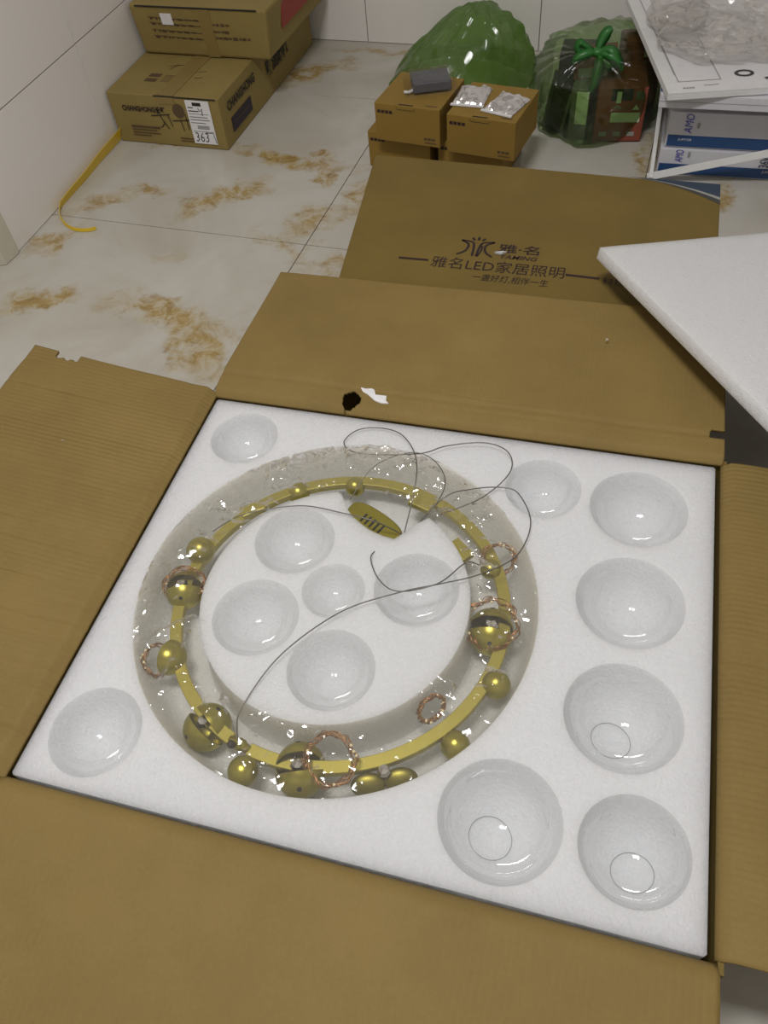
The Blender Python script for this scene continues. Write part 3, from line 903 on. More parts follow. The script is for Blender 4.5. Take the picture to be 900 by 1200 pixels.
c4 = [(-0.248, 0.656), (-0.255, 0.616), (-0.234, 0.581), (-0.202, 0.568), (-0.151, 0.588), (-0.124, 0.627), (-0.112, 0.635), (-0.086, 0.638)]
cable(c4, [0.200, 0.228, 0.227, 0.226, 0.232, 0.230, 0.229, 0.212])
c5 = [(-0.513, 0.626), (-0.469, 0.655), (-0.389, 0.685), (-0.321, 0.685), (-0.266, 0.682), (-0.222, 0.686)]
cable(c5, [0.205, 0.222, 0.2265, 0.2265, 0.222, 0.192])

# ------------------------------------------------------------------ clear film bag over ring and island
def film_bag():
    NA = 300
    rads = [0.0, 0.04, 0.08, 0.12, 0.15, 0.168] + [0.180 + 0.004 * k for k in range(26)] + [0.2825]
    rr = random.Random(5)
    vs = []; fs = []
    folds = [(rr.uniform(0, 2 * PI), rr.uniform(0.185, 0.28), rr.uniform(-1.2, 1.2), rr.uniform(0.015, 0.05), rr.uniform(0.001, 0.0065)) for _ in range(170)]
    F = []
    for (a, r, b, L, h) in folds:
        F.append((RCX + r * math.cos(a), RCY + r * math.sin(a), math.cos(a + b), math.sin(a + b), L, h))
    for j, r in enumerate(rads):
        for i in range(NA):
            a = 2 * PI * (i + (0.5 if j % 2 else 0)) / NA
            x, y = RCX + r * math.cos(a), RCY + r * math.sin(a)
            if r <= 0.17: z = FZ + 0.0025 + 0.0006 * nz((x * 8, y * 8, 2))
            else:
                t = min(1, max(0, (r - 0.17) / 0.1125))
                arch = math.sin(PI * t) ** 0.7
                z = FZ + 0.0022 + 0.006 * arch * (0.5 + 0.9 * nz((x * 11, y * 11, 7)))
                for (fx, fy, fc, fs_, L, h) in F:
                    dx, dy = x - fx, y - fy
                    if abs(dx) > 0.09 or abs(dy) > 0.09: continue
                    u = dx * fc + dy * fs_; v = -dx * fs_ + dy * fc
                    k = abs(u) / L
                    if k < 1: z += arch * h * (1 - k) * max(0, 1 - abs(v) / 0.007)
            b = math.exp(-(((x + 0.28) / 0.09) ** 2 + ((y - 0.80) / 0.035) ** 2))
            z += b * (0.010 + 0.012 * abs(nz((x * 40, y * 40, 3))) + 0.006 * nz((x * 95, y * 60, 9)))
            b2 = math.exp(-(((x + 0.15) / 0.05) ** 2 + ((y - 0.745) / 0.04) ** 2)) + math.exp(-(((x + 0.075) / 0.03) ** 2 + ((y - 0.50) / 0.06) ** 2)) * 0.7
            if r > 0.195: z += b2 * (0.007 * abs(nz((x * 55, y * 55, 13))) + 0.004 * nz((x * 110, y * 70, 19)))
            # a taut crease across the near part of the island
            v = (y - 0.448) - 0.30 * (x + 0.26)
            if r < 0.19: z += 0.0022 * max(0, 1 - abs(v) / 0.012) * (1 if -0.33 < x < -0.12 else 0)
            vs.append((x, y, z))
    for j in range(len(rads) - 1):
        for i in range(NA):
            a, b = j * NA + i, j * NA + (i + 1) % NA
            c, d = (j + 1) * NA + i, (j + 1) * NA + (i + 1) % NA
            fs += [(a, b, d), (a, d, c)] if j % 2 else [(a, b, c), (b, d, c)]
    return MB().add(vs, fs)
fb = obj('plastic_film', film_bag(), M['film'], auto=35)
fb.data.materials.append(M['film_i'])
for pg in fb.data.polygons:          # drawn taut and single over the island, gathered in layers over the ring
    if math.hypot(pg.center.x - RCX, pg.center.y - RCY) < 0.191: pg.material_index = 1
tag(fb, 'crumpled clear plastic film wrapped over the ring chandelier in the foam tray', 'plastic film')

# ================================================================== FOAM LID AND PRINTED CARTON BEHIND
yc = thing('printed_carton', 'closed brown carton printed with a lamp maker name and slogan, behind the open one', 'carton', (-0.17, 1.39, 0))
YQ = [(-0.478, 1.050), (0.205, 1.035), (0.2150, 1.700), (-0.556, 1.739)]
YZ = 0.219
ymb = MB().hexa([(x, y, 0.001) for x, y in YQ], [(x, y, YZ) for x, y in YQ])
obj('body', ymb, M['card_s'], yc, bevel=0.004)
yl = -math.radians(0.4)
def ypg(x, y, rz=0.0):
    return Matrix.Translation((x, y, YZ + 0.0006)) @ Matrix.Rotation(rz, 4, 'Z')
obj('lettering', text_mb('雅名LED家居照明', ypg(-0.331, 1.324, -0.002), width=0.263, height=0.037), M['ink_r'], yc)
obj('lettering', text_mb('雅·名', ypg(-0.207, 1.391, 0.0), width=0.082, height=0.030, bold=0.012), M['ink_r'], yc)
obj('lettering', text_mb('YAMING', ypg(-0.199, 1.371, 0.0), width=0.074, height=0.014, shear=0.25, bold=0.012), M['ink_r'], yc)
obj('lettering', text_mb('一盏好灯,相伴一生', ypg(-0.241, 1.293, -0.004), width=0.146, height=0.023, shear=0.1), M['ink_r'], yc)
obj('lettering', text_mb('科技照明', ypg(0.004, 1.318, -0.03), width=0.085, height=0.021), M['ink_r'], yc)
for x0, x1 in ((-0.399, -0.338), (-0.066, -0.002)):
    obj('printed_bar', stroke(MB(), ypg(0, 0), [(x0, 1.3445 if x0 < -0.2 else 1.3375), (x1, 1.3445 if x0 < -0.2 else 1.3345)], 0.0065), M['ink_r'], yc)
lg = MB()
lm = ypg(-0.251, 1.395)
for s in (-1, 1):
    stroke(lg, lm, spline([(s * 0.036, -0.022, 0), (s * 0.022, -0.010, 0), (s * 0.017, 0.006, 0), (s * 0.020, 0.018, 0), (s * 0.034, 0.028, 0)], 6), 0.005)
    stroke(lg, lm, spline([(s * 0.034, 0.028, 0), (s * 0.012, 0.024, 0), (s * 0.006, 0.010, 0), (s * 0.004, -0.024, 0)], 6), 0.0048)
    stroke(lg, lm, [(s * 0.008, 0.030), (s * 0.013, 0.039)], 0.0055)
stroke(lg, lm, [(0, 0.031), (0, 0.043)], 0.0055)
stroke(lg, lm, spline([(0.010, 0.014, 0), (0.011, -0.004, 0), (0.006, -0.024, 0)], 6), 0.004)
obj('emblem', lg, M['ink_r'], yc)
# blue swoosh printed on the far right corner of the top
up = [(0.002 + 0.2125 * t, 1.7110 - 0.0105 * t) for t in np.linspace(0, 1, 13)]
def arc(t, dy): return (0.002 + 0.2115 * t, 1.7105 - 0.008 * t - dy * t ** 2.1)
def strip(d0, d1, z=0.0005, d0lin=None):
    A = [arc(t, d0) for t in np.linspace(0, 1, 17)]; B = [arc(t, d1) for t in np.linspace(0, 1, 17)]
    vs = [(x, y, YZ + z) for x, y in A + B]
    return MB().add(vs, [(i + 17, i + 18, i + 1, i) for i in range(16)])
obj('printed_swoosh', strip(0.0, 0.052), M['slate'], yc)
obj('printed_swoosh', strip(0.052, 0.062), M['lgrey'], yc)
obj('printed_swoosh', strip(0.062, 0.080), M['sgrey'], yc)

lid = thing('foam_board', 'flat white foam board lying askew across the printed carton and back flap', 'foam board', (0.215, 1.46, 0.222))
A0, A1, A2 = Vector((-0.010, 1.314, 0.300)), Vector((0.300, 1.518, 0.230)), Vector((0.260, 0.913, 0.320))
ua = (A1 - A0).normalized(); ub = (A2 - A0); ub = (ub - ua * ub.dot(ua)).normalized()
lf = frame(A0, ub, ua)          # z of the frame = ub x ua, upwards
if lf.to_3x3().col[2].z < 0: raise RuntimeError('lid frame upside down')
WM[lid.name] = lf.copy(); lid.location = lf.translation; lid.rotation_euler = lf.to_euler()
lmb = MB()
def lidP(u, v): return lf @ Vector((u * 0.68, v * 0.82, 0.0007 * nz((u * 9, v * 9, 3))))
n1 = 34
lmb.grid(lidP, n1, n1)
tp = lmb.v[:]
lmb.add([lf @ Vector((u * 0.68, v * 0.82, -0.022)) for (u, v) in ((0, 0), (1, 0), (1, 1), (0, 1))], [(3, 2, 1, 0)])
b0 = len(tp)
W1 = n1 + 1
edges = [([k for k in range(n1, -1, -1)], b0 + 0, b0 + 1), ([k * W1 + n1 for k in range(n1, -1, -1)], b0 + 1, b0 + 2), ([n1 * W1 + k for k in range(0, n1 + 1)], b0 + 2, b0 + 3), ([k * W1 for k in range(0, n1 + 1)], b0 + 3, b0 + 0)]
for top_ids, ba, bb in edges:
    lmb.f.append(tuple(top_ids) + (ba, bb))
lo_ = obj('board', lmb, M['foam'], lid, bevel=0.0)
lid_holder = lid

# ------------------------------------------------------------------ scraps and crumbs of foam
def crumb(x, y, z, r, label, seed):
    rr = random.Random(seed)
    bm = bmesh.new(); bmesh.ops.create_icosphere(bm, subdivisions=2, radius=r)
    for v in bm.verts: v.co *= 1 + 0.35 * rr.uniform(-1, 1)
    mb = MB(); mb.v = [(v.co.x + x, v.co.y + y, v.co.z * 0.6 + z) for v in bm.verts]
    mb.f = [tuple(v.index for v in f.verts) for f in bm.faces]; bm.free()
    return tag(obj('foam_crumb', mb, M['foam']), label, 'foam crumb', 'loose foam crumbs')
crumb(0.027, 1.125, 0.2475, 0.0024, 'tiny white foam crumb on the back flap, right half', 1)
crumb(0.134, 0.176, 0.2310, 0.0035, 'white foam crumb on the front flap, near the tray corner', 2)
crumb(0.156, 0.150, 0.2290, 0.0035, 'white foam crumb on the front flap, nearest the bottom right corner of the picture', 3)
crumb(-0.803, 0.715, 0.2580, 0.0022, 'tiny white foam crumb on the left flap, half way out', 4)
crumb(-0.650, 0.338, 0.2375, 0.0022, 'tiny white foam crumb on the left flap, close to the near corner of the tray', 5)
def scrap(name, poly, z, label, mat, lift=0.004):
    mb = MB(); n = len(poly)
    c = (sum(p[0] for p in poly) / n, sum(p[1] for p in poly) / n)
    vt = [(x, y, z + lift * (0.4 + 0.6 * abs(nz((x * 90, y * 90, 4))))) for x, y in poly]; vb = [(x, y, z) for x, y in poly]
    mb.add(vb + vt + [(c[0], c[1], z + lift), (c[0], c[1], z)], [(i, (i + 1) % n, n + (i + 1) % n, n + i) for i in range(n)] + [(n + i, n + (i + 1) % n, 2 * n) for i in range(n)] + [((i + 1) % n, i, 2 * n + 1) for i in range(n)])
    return tag(obj(name, mb, mat), label, 'scrap')
scrap('paper_scrap', [(-0.363, 0.943), (-0.356, 0.933), (-0.344, 0.926), (-0.331, 0.916), (-0.318, 0.912), (-0.306, 0.913), (-0.312, 0.919), (-0.314, 0.930), (-0.318, 0.928), (-0.318, 0.917), (-0.330, 0.922), (-0.338, 0.931), (-0.337, 0.939), (-0.346, 0.945), (-0.354, 0.941)], 0.2375,
      'torn white scrap beside the ragged hole in the back flap', M['white'], 0.004)
scrap('foam_chip', [(-0.212, 1.384), (-0.198, 1.381), (-0.188, 1.391), (-0.200, 1.391)], YZ + 0.0012, 'white chip lying on the printed emblem of the carton', M['foam'], 0.006)

# ================================================================== APPLIANCE CARTONS IN THE LEFT CORNER
def carton(name, label, q, z0, z1, mat, bulge=0.0, bevel=0.003, q1=None, group=None):
    """q: four base corners, counter-clockwise"""
    q1 = q1 or q
    cx = sum(p[0] for p in q) / 4; cy = sum(p[1] for p in q) / 4
    o = thing(name, label, 'carton', (cx, cy, z0), 0, group)
    mb = MB().hexa([(x, y, z0) for x, y in q], [(x, y, z1) for x, y in q1])
    obj('body', mb, mat, o, bevel=bevel)
    return o
Q1 = [(-1.500, 2.128), (-1.132, 2.110), (-1.112, 2.865), (-1.500, 2.885)]
H1 = 0.149
la = carton('appliance_carton', 'brown appliance carton on the floor in the corner, white shipping label on its front', Q1, 0.001, H1, M['card_b'])
f1 = frame((-1.500, 2.1268, 0.001), (0.368, -0.018, 0), (0, 0, 1))     # front page: x right, y up
fs1 = frame((-1.1312, 2.110, 0.001), (0.020, 0.755, 0), (0, 0, 1))      # right side page
ft1 = frame((-1.500, 2.128, H1 + 0.0006), (0.368, -0.018, 0), (0, 1, 0))  # top page
obj('lettering', text_mb('CHANGHONG长虹', f1 @ Matrix.Translation((0.042, 0.096, 0.0012)), width=0.145, height=0.021, bold=0.035), M['ink_r'], la)
lines = MB()
for k, (w, y) in enumerate(((0.10, 0.052), (0.085, 0.043), (0.095, 0.034), (0.06, 0.026))):
    stroke(lines, f1 @ Matrix.Translation((0, 0, 0.0012)), [(0.055, y), (0.055 + w, y)], 0.006 if k == 0 else 0.003)
for k, (w, y) in enumerate(((0.06, 0.027), (0.045, 0.019))):
    stroke(lines, f1 @ Matrix.Translation((0, 0, 0.0012)), [(0.215, y), (0.215 + w, y)], 0.003)
obj('fine_print', lines, M['ink_f'], la)
hw = MB(); hm = f1 @ Matrix.Translation((0, 0, 0.0016))
for s_ in ([(0.135, 0.088), (0.20, 0.096)], [(0.165, 0.093), (0.175, 0.068), (0.160, 0.055)], [(0.172, 0.075), (0.186, 0.052)], [(0.192, 0.094), (0.200, 0.060)],
           [(0.205, 0.078), (0.265, 0.084)], [(0.232, 0.083), (0.236, 0.050)], [(0.252, 0.100), (0.254, 0.055)], [(0.160, 0.112), (0.163, 0.095)]):
    stroke(hw, hm, s_, 0.0028)
obj('handwriting', hw, M['ink'], la)
obj('printed_seal', MB().prism([(0.232 + 0.019 * math.cos(2 * PI * i / 24), 0.108 + 0.020 * math.sin(2 * PI * i / 24)) for i in range(24)], 0.0008, 0.0013, f1), M['ink_f'], la)
sl = obj('shipping_label', MB().obox(f1, 0.262, 0.338, 0.016, 0.142, 0.0005, 0.0022), M['white'], la)
lt = MB(); lmx = f1 @ Matrix.Translation((0, 0, 0.0026))
for y, x0, x1, w in ((0.132, 0.284, 0.312, 0.010), (0.122, 0.267, 0.284, 0.003), (0.112, 0.267, 0.300, 0.003), (0.104, 0.267, 0.33, 0.0012), (0.095, 0.267, 0.325, 0.0018), (0.087, 0.267, 0.33, 0.0018), (0.078, 0.267, 0.315, 0.0018), (0.053, 0.267, 0.334, 0.0012)):
    stroke(lt, lmx, [(x0, y), (x1, y)], w)
for k in range(14): stroke(lt, lmx, [(0.286 + k * 0.0028, 0.060), (0.286 + k * 0.0028, 0.071)], 0.0014)
obj('label_print', lt, M['ink'], sl)
obj('handwriting', text_mb('363', lmx @ Matrix.Translation((0.270, 0.022, 0.0004)), width=0.044, height=0.028, shear=0.1, bold=-0.008), M['ink'], sl)
stroke_mb = stroke(MB(), lmx, [(0.308, 0.050), (0.332, 0.050), (0.336, 0.020)], 0.0022)
stroke(stroke_mb, lmx, [(0.300, 0.122), (0.304, 0.112), (0.312, 0.120), (0.310, 0.100)], 0.0028)
obj('pen_mark', stroke_mb, M['ink'], sl)
obj('lettering', text_mb('CHANGHONG', fs1 @ Matrix.Translation((0.045, 0.092, 0.0022)), width=0.205, height=0.028, bold=0.03), M['ink'], la)
obj('lettering', text_mb('吸油烟机', fs1 @ Matrix.Translation((0.345, 0.060, 0.0022)), width=0.185, height=0.052, bold=0.03), M['ink'], la)
pb = obj('printed_block', MB().obox(fs1, 0.055, 0.20, 0.030, 0.070, 0.0008, 0.0022), M['ink_p'], la)
pl_ = MB()
stroke(pl_, fs1 @ Matrix.Translation((0, 0, 0.0028)), [(0.075, 0.052), (0.18, 0.052)], 0.004)
obj('block_print', pl_, M['ink_f'], pb)
tt = MB()
stroke(tt, ft1, [(0.085, 0.090), (0.125, 0.090)], 0.022); stroke(tt, ft1, [(0.085, 0.122), (0.125, 0.122)], 0.022)
for k in range(5): stroke(tt, ft1, [(0.138, 0.086 + k * 0.010), (0.170, 0.086 + k * 0.010)], 0.003)
obj('printed_marks', tt, M['ink_f'], la)
tw = MB()
for s_ in ([(0.12, 0.185), (0.165, 0.20)], [(0.13, 0.165), (0.145, 0.20)], [(0.185, 0.14), (0.195, 0.105)], [(0.205, 0.15), (0.18, 0.10)], [(0.225, 0.16), (0.255, 0.165)], [(0.235, 0.12), (0.26, 0.125)], [(0.165, 0.215), (0.20, 0.235)]):
    stroke(tw, ft1, s_, 0.004)
obj('handwriting', tw, M['ink_f'], la)
obj('packing_tape', MB().obox(ft1, 0.17, 0.225, 0.0, 0.755, -0.0005, 0.0012).obox(f1, 0.17, 0.225, 0.125, 0.148, 0.0002, 0.0010), M['tape'], la)
obj('flap_gap', MB().obox(f1, 0.160, 0.362, 0.1455, 0.1490, 0.0004, 0.0016), M['dark'], la)

Q2 = [(-1.490, 2.386), (-1.062, 2.364), (-1.040, 2.86), (-1.490, 2.882)]
Q2t = [(-1.494, 2.368), (-1.040, 2.345), (-1.028, 2.86), (-1.494, 2.886)]
H2 = 0.296
lb = carton('appliance_carton', 'crumpled brown carton on top of the labelled one, red print on its side', Q2, H1 + 0.0025, H2, M['card_b'], q1=Q2t, bevel=0.008)
f2 = frame((-1.490, 2.386, H1 + 0.0025), (0.428, -0.022, 0), (0, -0.0185, 0.1445)) @ Matrix.Translation((0, 0, 0.0012))
l2 = MB()
for k, y in enumerate((0.112, 0.096, 0.076, 0.058)):
    stroke(l2, f2, [(0.055, y), (0.235, y - 0.006)], 0.0022)
    xx = 0.06
    while xx < 0.215:
        ww = random.uniform(0.004, 0.02)
        stroke(l2, f2, [(xx, y - 0.004), (xx + ww, y - 0.005)], random.uniform(0.004, 0.0065)); xx += ww + random.uniform(0.004, 0.014)
obj('fine_print', l2, M['ink_f'], lb)
l3 = MB()
for y, w in ((0.098, 0.075), (0.078, 0.075), (0.060, 0.14)):
    xx = 0.235
    while xx < 0.235 + w:
        ww = random.uniform(0.004, 0.016)
        stroke(l3, f2, [(xx, y), (xx + ww, y - 0.001)], random.uniform(0.005, 0.010)); xx += ww + random.uniform(0.0015, 0.006)
obj('block_print', l3, M['ink_f'], lb)
obj('sticker', MB().obox(f2, 0.098, 0.136, 0.092, 0.124, -0.001, 0.0010), M['white'], lb)
obj('packing_tape', MB().obox(f2, 0.225, 0.265, 0.002, 0.140, -0.002, 0.0006), M['tape'], lb)
fs2 = frame((-1.0615, 2.364, H1), (0.022, 0.496, 0), (0.09, 0, 1))
obj('red_print', MB().obox(fs2, 0.10, 0.34, 0.055, 0.140, 0.0035, 0.0050), M['red'], lb)
obj('flap_gap', MB().obox(f2, 0.02, 0.42, 0.141, 0.1445, -0.002, 0.0012), M['dark'], lb)

# yellow strapping along the foot of the left wall, its end curling out over the floor
sp = [(-1.500, 2.124, 0.024), (-1.501, 2.06, 0.022), (-1.503, 1.98, 0.019), (-1.503, 1.88, 0.013), (-1.503, 1.80, 0.012), (-1.503, 1.745, 0.009)]
sp2 = [(-1.503, 1.745, 0.009), (-1.492, 1.716, 0.007), (-1.468, 1.684, 0.006), (-1.432, 1.655, 0.006), (-1.395, 1.642, 0.006), (-1.362, 1.646, 0.006), (-1.345, 1.656, 0.0065)]
P1 = spline(sp, 8)[:-1] + spline(sp2, 8)
smb = MB(); vs = []
nP = len(P1)
for i, p in enumerate(P1):
    f = i / (nP - 1)
    h = (0.021 - 0.00022 * i) if i < 40 else max(0.0045, 0.012 - (i - 40) * 0.0009)
    t = (P1[min(i + 1, nP - 1)] - P1[max(i - 1, 0)]).normalized()
    side = Vector((0.35, 0.0, 1.0)) if i < 40 else Vector((0.25, 0.2, 1.0))
    side = (side - t * side.dot(t)).normalized()
    nn = t.cross(side).normalized() * 0.0006
    for a, b in ((-1, -1), (1, -1), (1, 1), (-1, 1)):
        vs.append(p + side * (a * h) + nn * b + Vector((0.006, 0, 0.0012)))
smb.add(vs, [(i * 4 + k, (i + 1) * 4 + k, (i + 1) * 4 + (k + 1) % 4, i * 4 + (k + 1) % 4) for i in range(nP - 1) for k in range(4)] + [(0, 1, 2, 3), (4 * nP - 1, 4 * nP - 2, 4 * nP - 3, 4 * nP - 4)])
smb.v = [(x, y, max(z, 0.0008)) for x, y, z in smb.v]
tag(obj('packing_strap', smb, M['yellow'], auto=40), 'yellow packing strap along the foot of the left wall, end curled', 'strap')

# ================================================================== SMALL BROWN CARTONS
def small_carton(x, y, rz, z, label, marks=True):
    o = thing('small_carton', label, 'carton', (x, y, z), rz, 'small brown cartons in two stacks')
    m = WM[o.name]
    w, d, h = 0.183, 0.185, 0.099
    obj('body', MB().obox(m, 0, w, 0, d, 0.0005, h), M['card_t'], o, bevel=0.002)
    fm = m @ Matrix.Translation((0, -0.0006, 0)) @ Matrix.Rotation(PI / 2, 4, 'X')
    tm = m @ Matrix.Translation((0, 0, h + 0.0008))
    mk = MB()
    for q in range(4): stroke(mk, fm, [(0.008 + q * 0.011, 0.078), (0.017 + q * 0.011, 0.078)], 0.008)
    obj('block_print', mk, M['ink_r'], o)
    m2 = MB()
    for q in range(3): stroke(m2, fm, [(0.138 + q * 0.011, 0.020), (0.147 + q * 0.011, 0.020)], 0.006)
    stroke(m2, fm, [(0.140, 0.010), (0.172, 0.010)], 0.003); stroke(m2, tm, [(0.14, 0.014), (0.17, 0.014)], 0.004)
    obj('fine_print', m2, M['ink_f'], o)
    sl_ = MB(); stroke(sl_, tm, [(0.068, 0.004), (0.108, 0.004)], 0.005)
    stroke(sl_, fm, [(0.062, 0.094), (0.065, 0.088), (0.112, 0.088), (0.115, 0.094)], 0.0014)
    obj('tuck_slot', sl_, M['ink'], o)
    return o
small_carton(-0.682, 2.078, math.radians(-7), 0.001, 'small brown carton at the bottom of the left pair of small cartons')
small_carton(-0.478, 2.052, math.radians(-8), 0.001, 'small brown carton at the bottom of the right pair of small cartons')
small_carton(-0.642, 2.034, math.radians(-8.8), 0.1005, 'small brown carton under the grey power adapter')
small_carton(-0.440, 1.992, math.radians(-9.8), 0.1005, 'small brown carton under the two silver foil pouches')

# grey adapter in a clear bag
ad = thing('power_adapter', 'dark grey power adapter in a clear bag on the left small carton', 'adapter', (-0.512, 2.128, 0.2005), 0.36)
am = WM[ad.name]
obj('body', MB().obox(am, -0.050, 0.050, -0.038, 0.038, 0.004, 0.030), M['adapter'], ad, bevel=0.004)
ab = MB()
def adp(u, v):
    x = (u - 0.5) * 0.138; y = (v - 0.5) * 0.110
    e = max(0, 1 - max(abs(x) / 0.069, abs(y) / 0.055))
    z = 0.0015 + min(1, e * 4.5) * 0.0320 + 0.005 * nz((x * 70, y * 70, 1)) * (0.3 + min(1, e * 3))
    return am @ Vector((x, y, max(0.001, z)))
ab.grid(adp, 22, 18)
obj('clear_bag', ab, M['film_i'], ad, smooth=True)
obj('cable_plug', MB().tube([am @ Vector(p) for p in ((-0.046, -0.020, 0.008), (-0.060, -0.026, 0.006), (-0.072, -0.020, 0.005))], 0.004, 8), M['white'], ad, smooth=True)
# silver pouches
def pouch(x, y, rz, label, seed):
    o = thing('foil_pouch', label, 'pouch', (x, y, 0.2005), rz, 'silver foil pouches')
    m = WM[o.name]
    mb = MB()
    def pp(u, v, s=1):
        X = (u - 0.5) * 0.082; Y = (v - 0.5) * 0.10
        e = min(u, 1 - u, v, 1 - v) * 2
        z = 0.0015 + 0.016 * min(1, e * 1.6) ** 0.6 + 0.012 * nz((X * 60 + seed, Y * 38, seed)) * min(1, e * 3) + 0.002 * nz((X * 110, Y * 90, seed))
        return m @ Vector((X, Y, max(0.0012, z)))
    mb.grid(pp, 18, 20)
    mb.grid(lambda u, v: m @ Vector(((0.5 - u) * 0.082, (v - 0.5) * 0.10, 0.0008)), 2, 2)
    obj('body', mb, M['foil'], o)
    obj('seal_strip', MB().obox(m, -0.043, 0.043, -0.056, -0.048, 0.0008, 0.004), M['white'], o)
pouch(-0.392, 2.085, math.radians(-4), 'crinkled silver foil pouch left of the other, on the right small carton', 3)
pouch(-0.297, 2.048, math.radians(-20), 'crinkled silver foil pouch at the right edge of the right small carton', 8)

# ================================================================== GREEN BAGS
def green_loose():
    mb = MB()
    NU, NV = 96, 40
    cx, cy = -0.540, 2.615
    rr = random.Random(3)
    def P(u, v):
        a = 2 * PI * u
        # height rises to two soft peaks; the skirt spreads on the floor
        sx = 0.222 * (1 - v) ** 0.55 * (1 + 0.05 * math.sin(5 * a + 1))
        sy = 0.175 * (1 - v) ** 0.55 * (1 + 0.06 * math.sin(4 * a))
        pleat = 1 + 0.07 * math.sin(11 * a + 3 * v) * v + 0.05 * math.sin(17 * a + 1.3) * v
        x = cx + sx * math.cos(a) * pleat + 0.07 * v
        y = cy + sy * math.sin(a) * pleat
        z = 0.228 * v ** 0.75 * (1 + 0.10 * math.cos(a - 0.2) * (1 - v) * 2)
        k = 0.020 * nz((x * 9, y * 9, z * 9)) + 0.008 * nz((x * 28, y * 28, z * 28))
        return (x + k, min(2.845, y + k * 0.8), max(0.002, z + k * 1.2 * min(1, v * 5)))
    mb.grid(P, NU, NV)
    return mb
tag(obj('plastic_bag', green_loose(), M['green'], smooth=True), 'puffed empty green plastic bag behind the small cartons, against the back wall', 'plastic bag')

tb = thing('tied_bag', 'green plastic bag tied with a bow, red and black boxes showing through', 'plastic bag', (-0.075, 2.42, 0))
def tied():
    mb = MB()
    cx, cy = -0.094, 2.420
    def P(u, v):
        a = 2 * PI * u
        # v: 0 bottom centre .. 1 knot
        if v < 0.18:
            q = v / 0.18; r = 0.88 * q; z = 0.002 + 0.012 * q ** 3
        elif v < 0.62:
            q = (v - 0.18) / 0.44; r = 0.88 + 0.12 * math.sin(q * PI * 0.75); z = 0.014 + 0.136 * q
        else:
            q = (v - 0.62) / 0.38; r = (0.965) * (1 - q) ** 0.8 + 0.05; z = 0.150 + 0.060 * math.sin(q * PI / 2)
        poly = 1 + 0.045 * math.cos(5 * a + 0.6) + 0.025 * math.cos(8 * a)
        pl = 1 + (0.08 * math.sin(19 * a) + 0.06 * math.sin(31 * a + 1)) * max(0, (v - 0.55) / 0.45) * (1 if v < 0.97 else 0.4)
        lean = max(0, v - 0.6) / 0.4
        x = cx + 0.188 * r * poly * pl * math.cos(a) - 0.006 * lean
        y = cy + 0.195 * r * poly * pl * math.sin(a) - 0.080 * lean ** 1.5
        z += 0.040 * max(0, math.sin(a)) * max(0, min(1, (v - 0.3) / 0.35)) * (1 - lean ** 2)
        k = 0.012 * nz((x * 12, y * 12, z * 12)) + 0.005 * nz((x * 35, y * 35, z * 35))
        return (x + k, y + k, max(0.0015, z + k * min(1, v * 4)))
    mb.grid(P, 110, 46)
    return mb
obj('film_body', tied(), M['green2'], tb, smooth=True)
kx, ky, kz = -0.102, 2.340, 0.213
def ribbon(mb, pts, w):
    P = spline(pts, 8); vs = []
    for i, p in enumerate(P):
        t = (P[min(i + 1, len(P) - 1)] - P[max(i - 1, 0)]).normalized()
        s_ = t.cross(Vector((0.2, -1, 0.5))).normalized()
        ww = w * (0.35 + 0.65 * math.sin(PI * i / (len(P) - 1)))
        b = t.cross(s_).normalized() * (ww * 0.25)
        vs += [p + s_ * ww, p + b, p - s_ * ww, p - b]
    mb.add(vs, [(i * 4 + k, (i + 1) * 4 + k, (i + 1) * 4 + (k + 1) % 4, i * 4 + (k + 1) % 4) for i in range(len(P) - 1) for k in range(4)])
    return mb
K = lambda x, y, z: (kx + x, ky + y, kz + z)
obj('knot', MB().sphere(K(0, 0, 0.002), 0.014, 16, 10, (1.3, 1, 0.8)), M['greens'], tb, smooth=True)
obj('bow_loop', ribbon(MB(), [K(0, 0, 0), K(-0.030, -0.008, 0.018), K(-0.048, -0.01, 0.028), K(-0.052, -0.012, 0.012), K(-0.030, -0.012, 0.002), K(-0.004, -0.006, 0)], 0.010), M['greens'], tb, smooth=True)
obj('bow_loop', ribbon(MB(), [K(0, 0, 0), K(0.030, -0.010, 0.012), K(0.048, -0.016, -0.004), K(0.040, -0.022, -0.020), K(0.016, -0.016, -0.010), K(0, -0.004, 0)], 0.017), M['greens'], tb, smooth=True)
for e in ([K(0, 0, 0), K(-0.02, -0.012, 0.004), K(-0.045, -0.02, -0.004), K(-0.06, -0.026, -0.02)], [K(0, 0, 0), K(0.03, -0.014, 0.002), K(0.055, -0.02, -0.012), K(0.072, -0.022, -0.034)], [K(0, 0, 0), K(0.006, 0.012, 0.022), K(0.018, 0.02, 0.044), K(0.030, 0.024, 0.050)], [K(0, 0, 0), K(0.010, -0.02, -0.01), K(0.006, -0.045, -0.05), K(-0.004, -0.055, -0.08)]):
    obj('bow_end', ribbon(MB(), e, 0.015), M['greens'], tb, smooth=True)

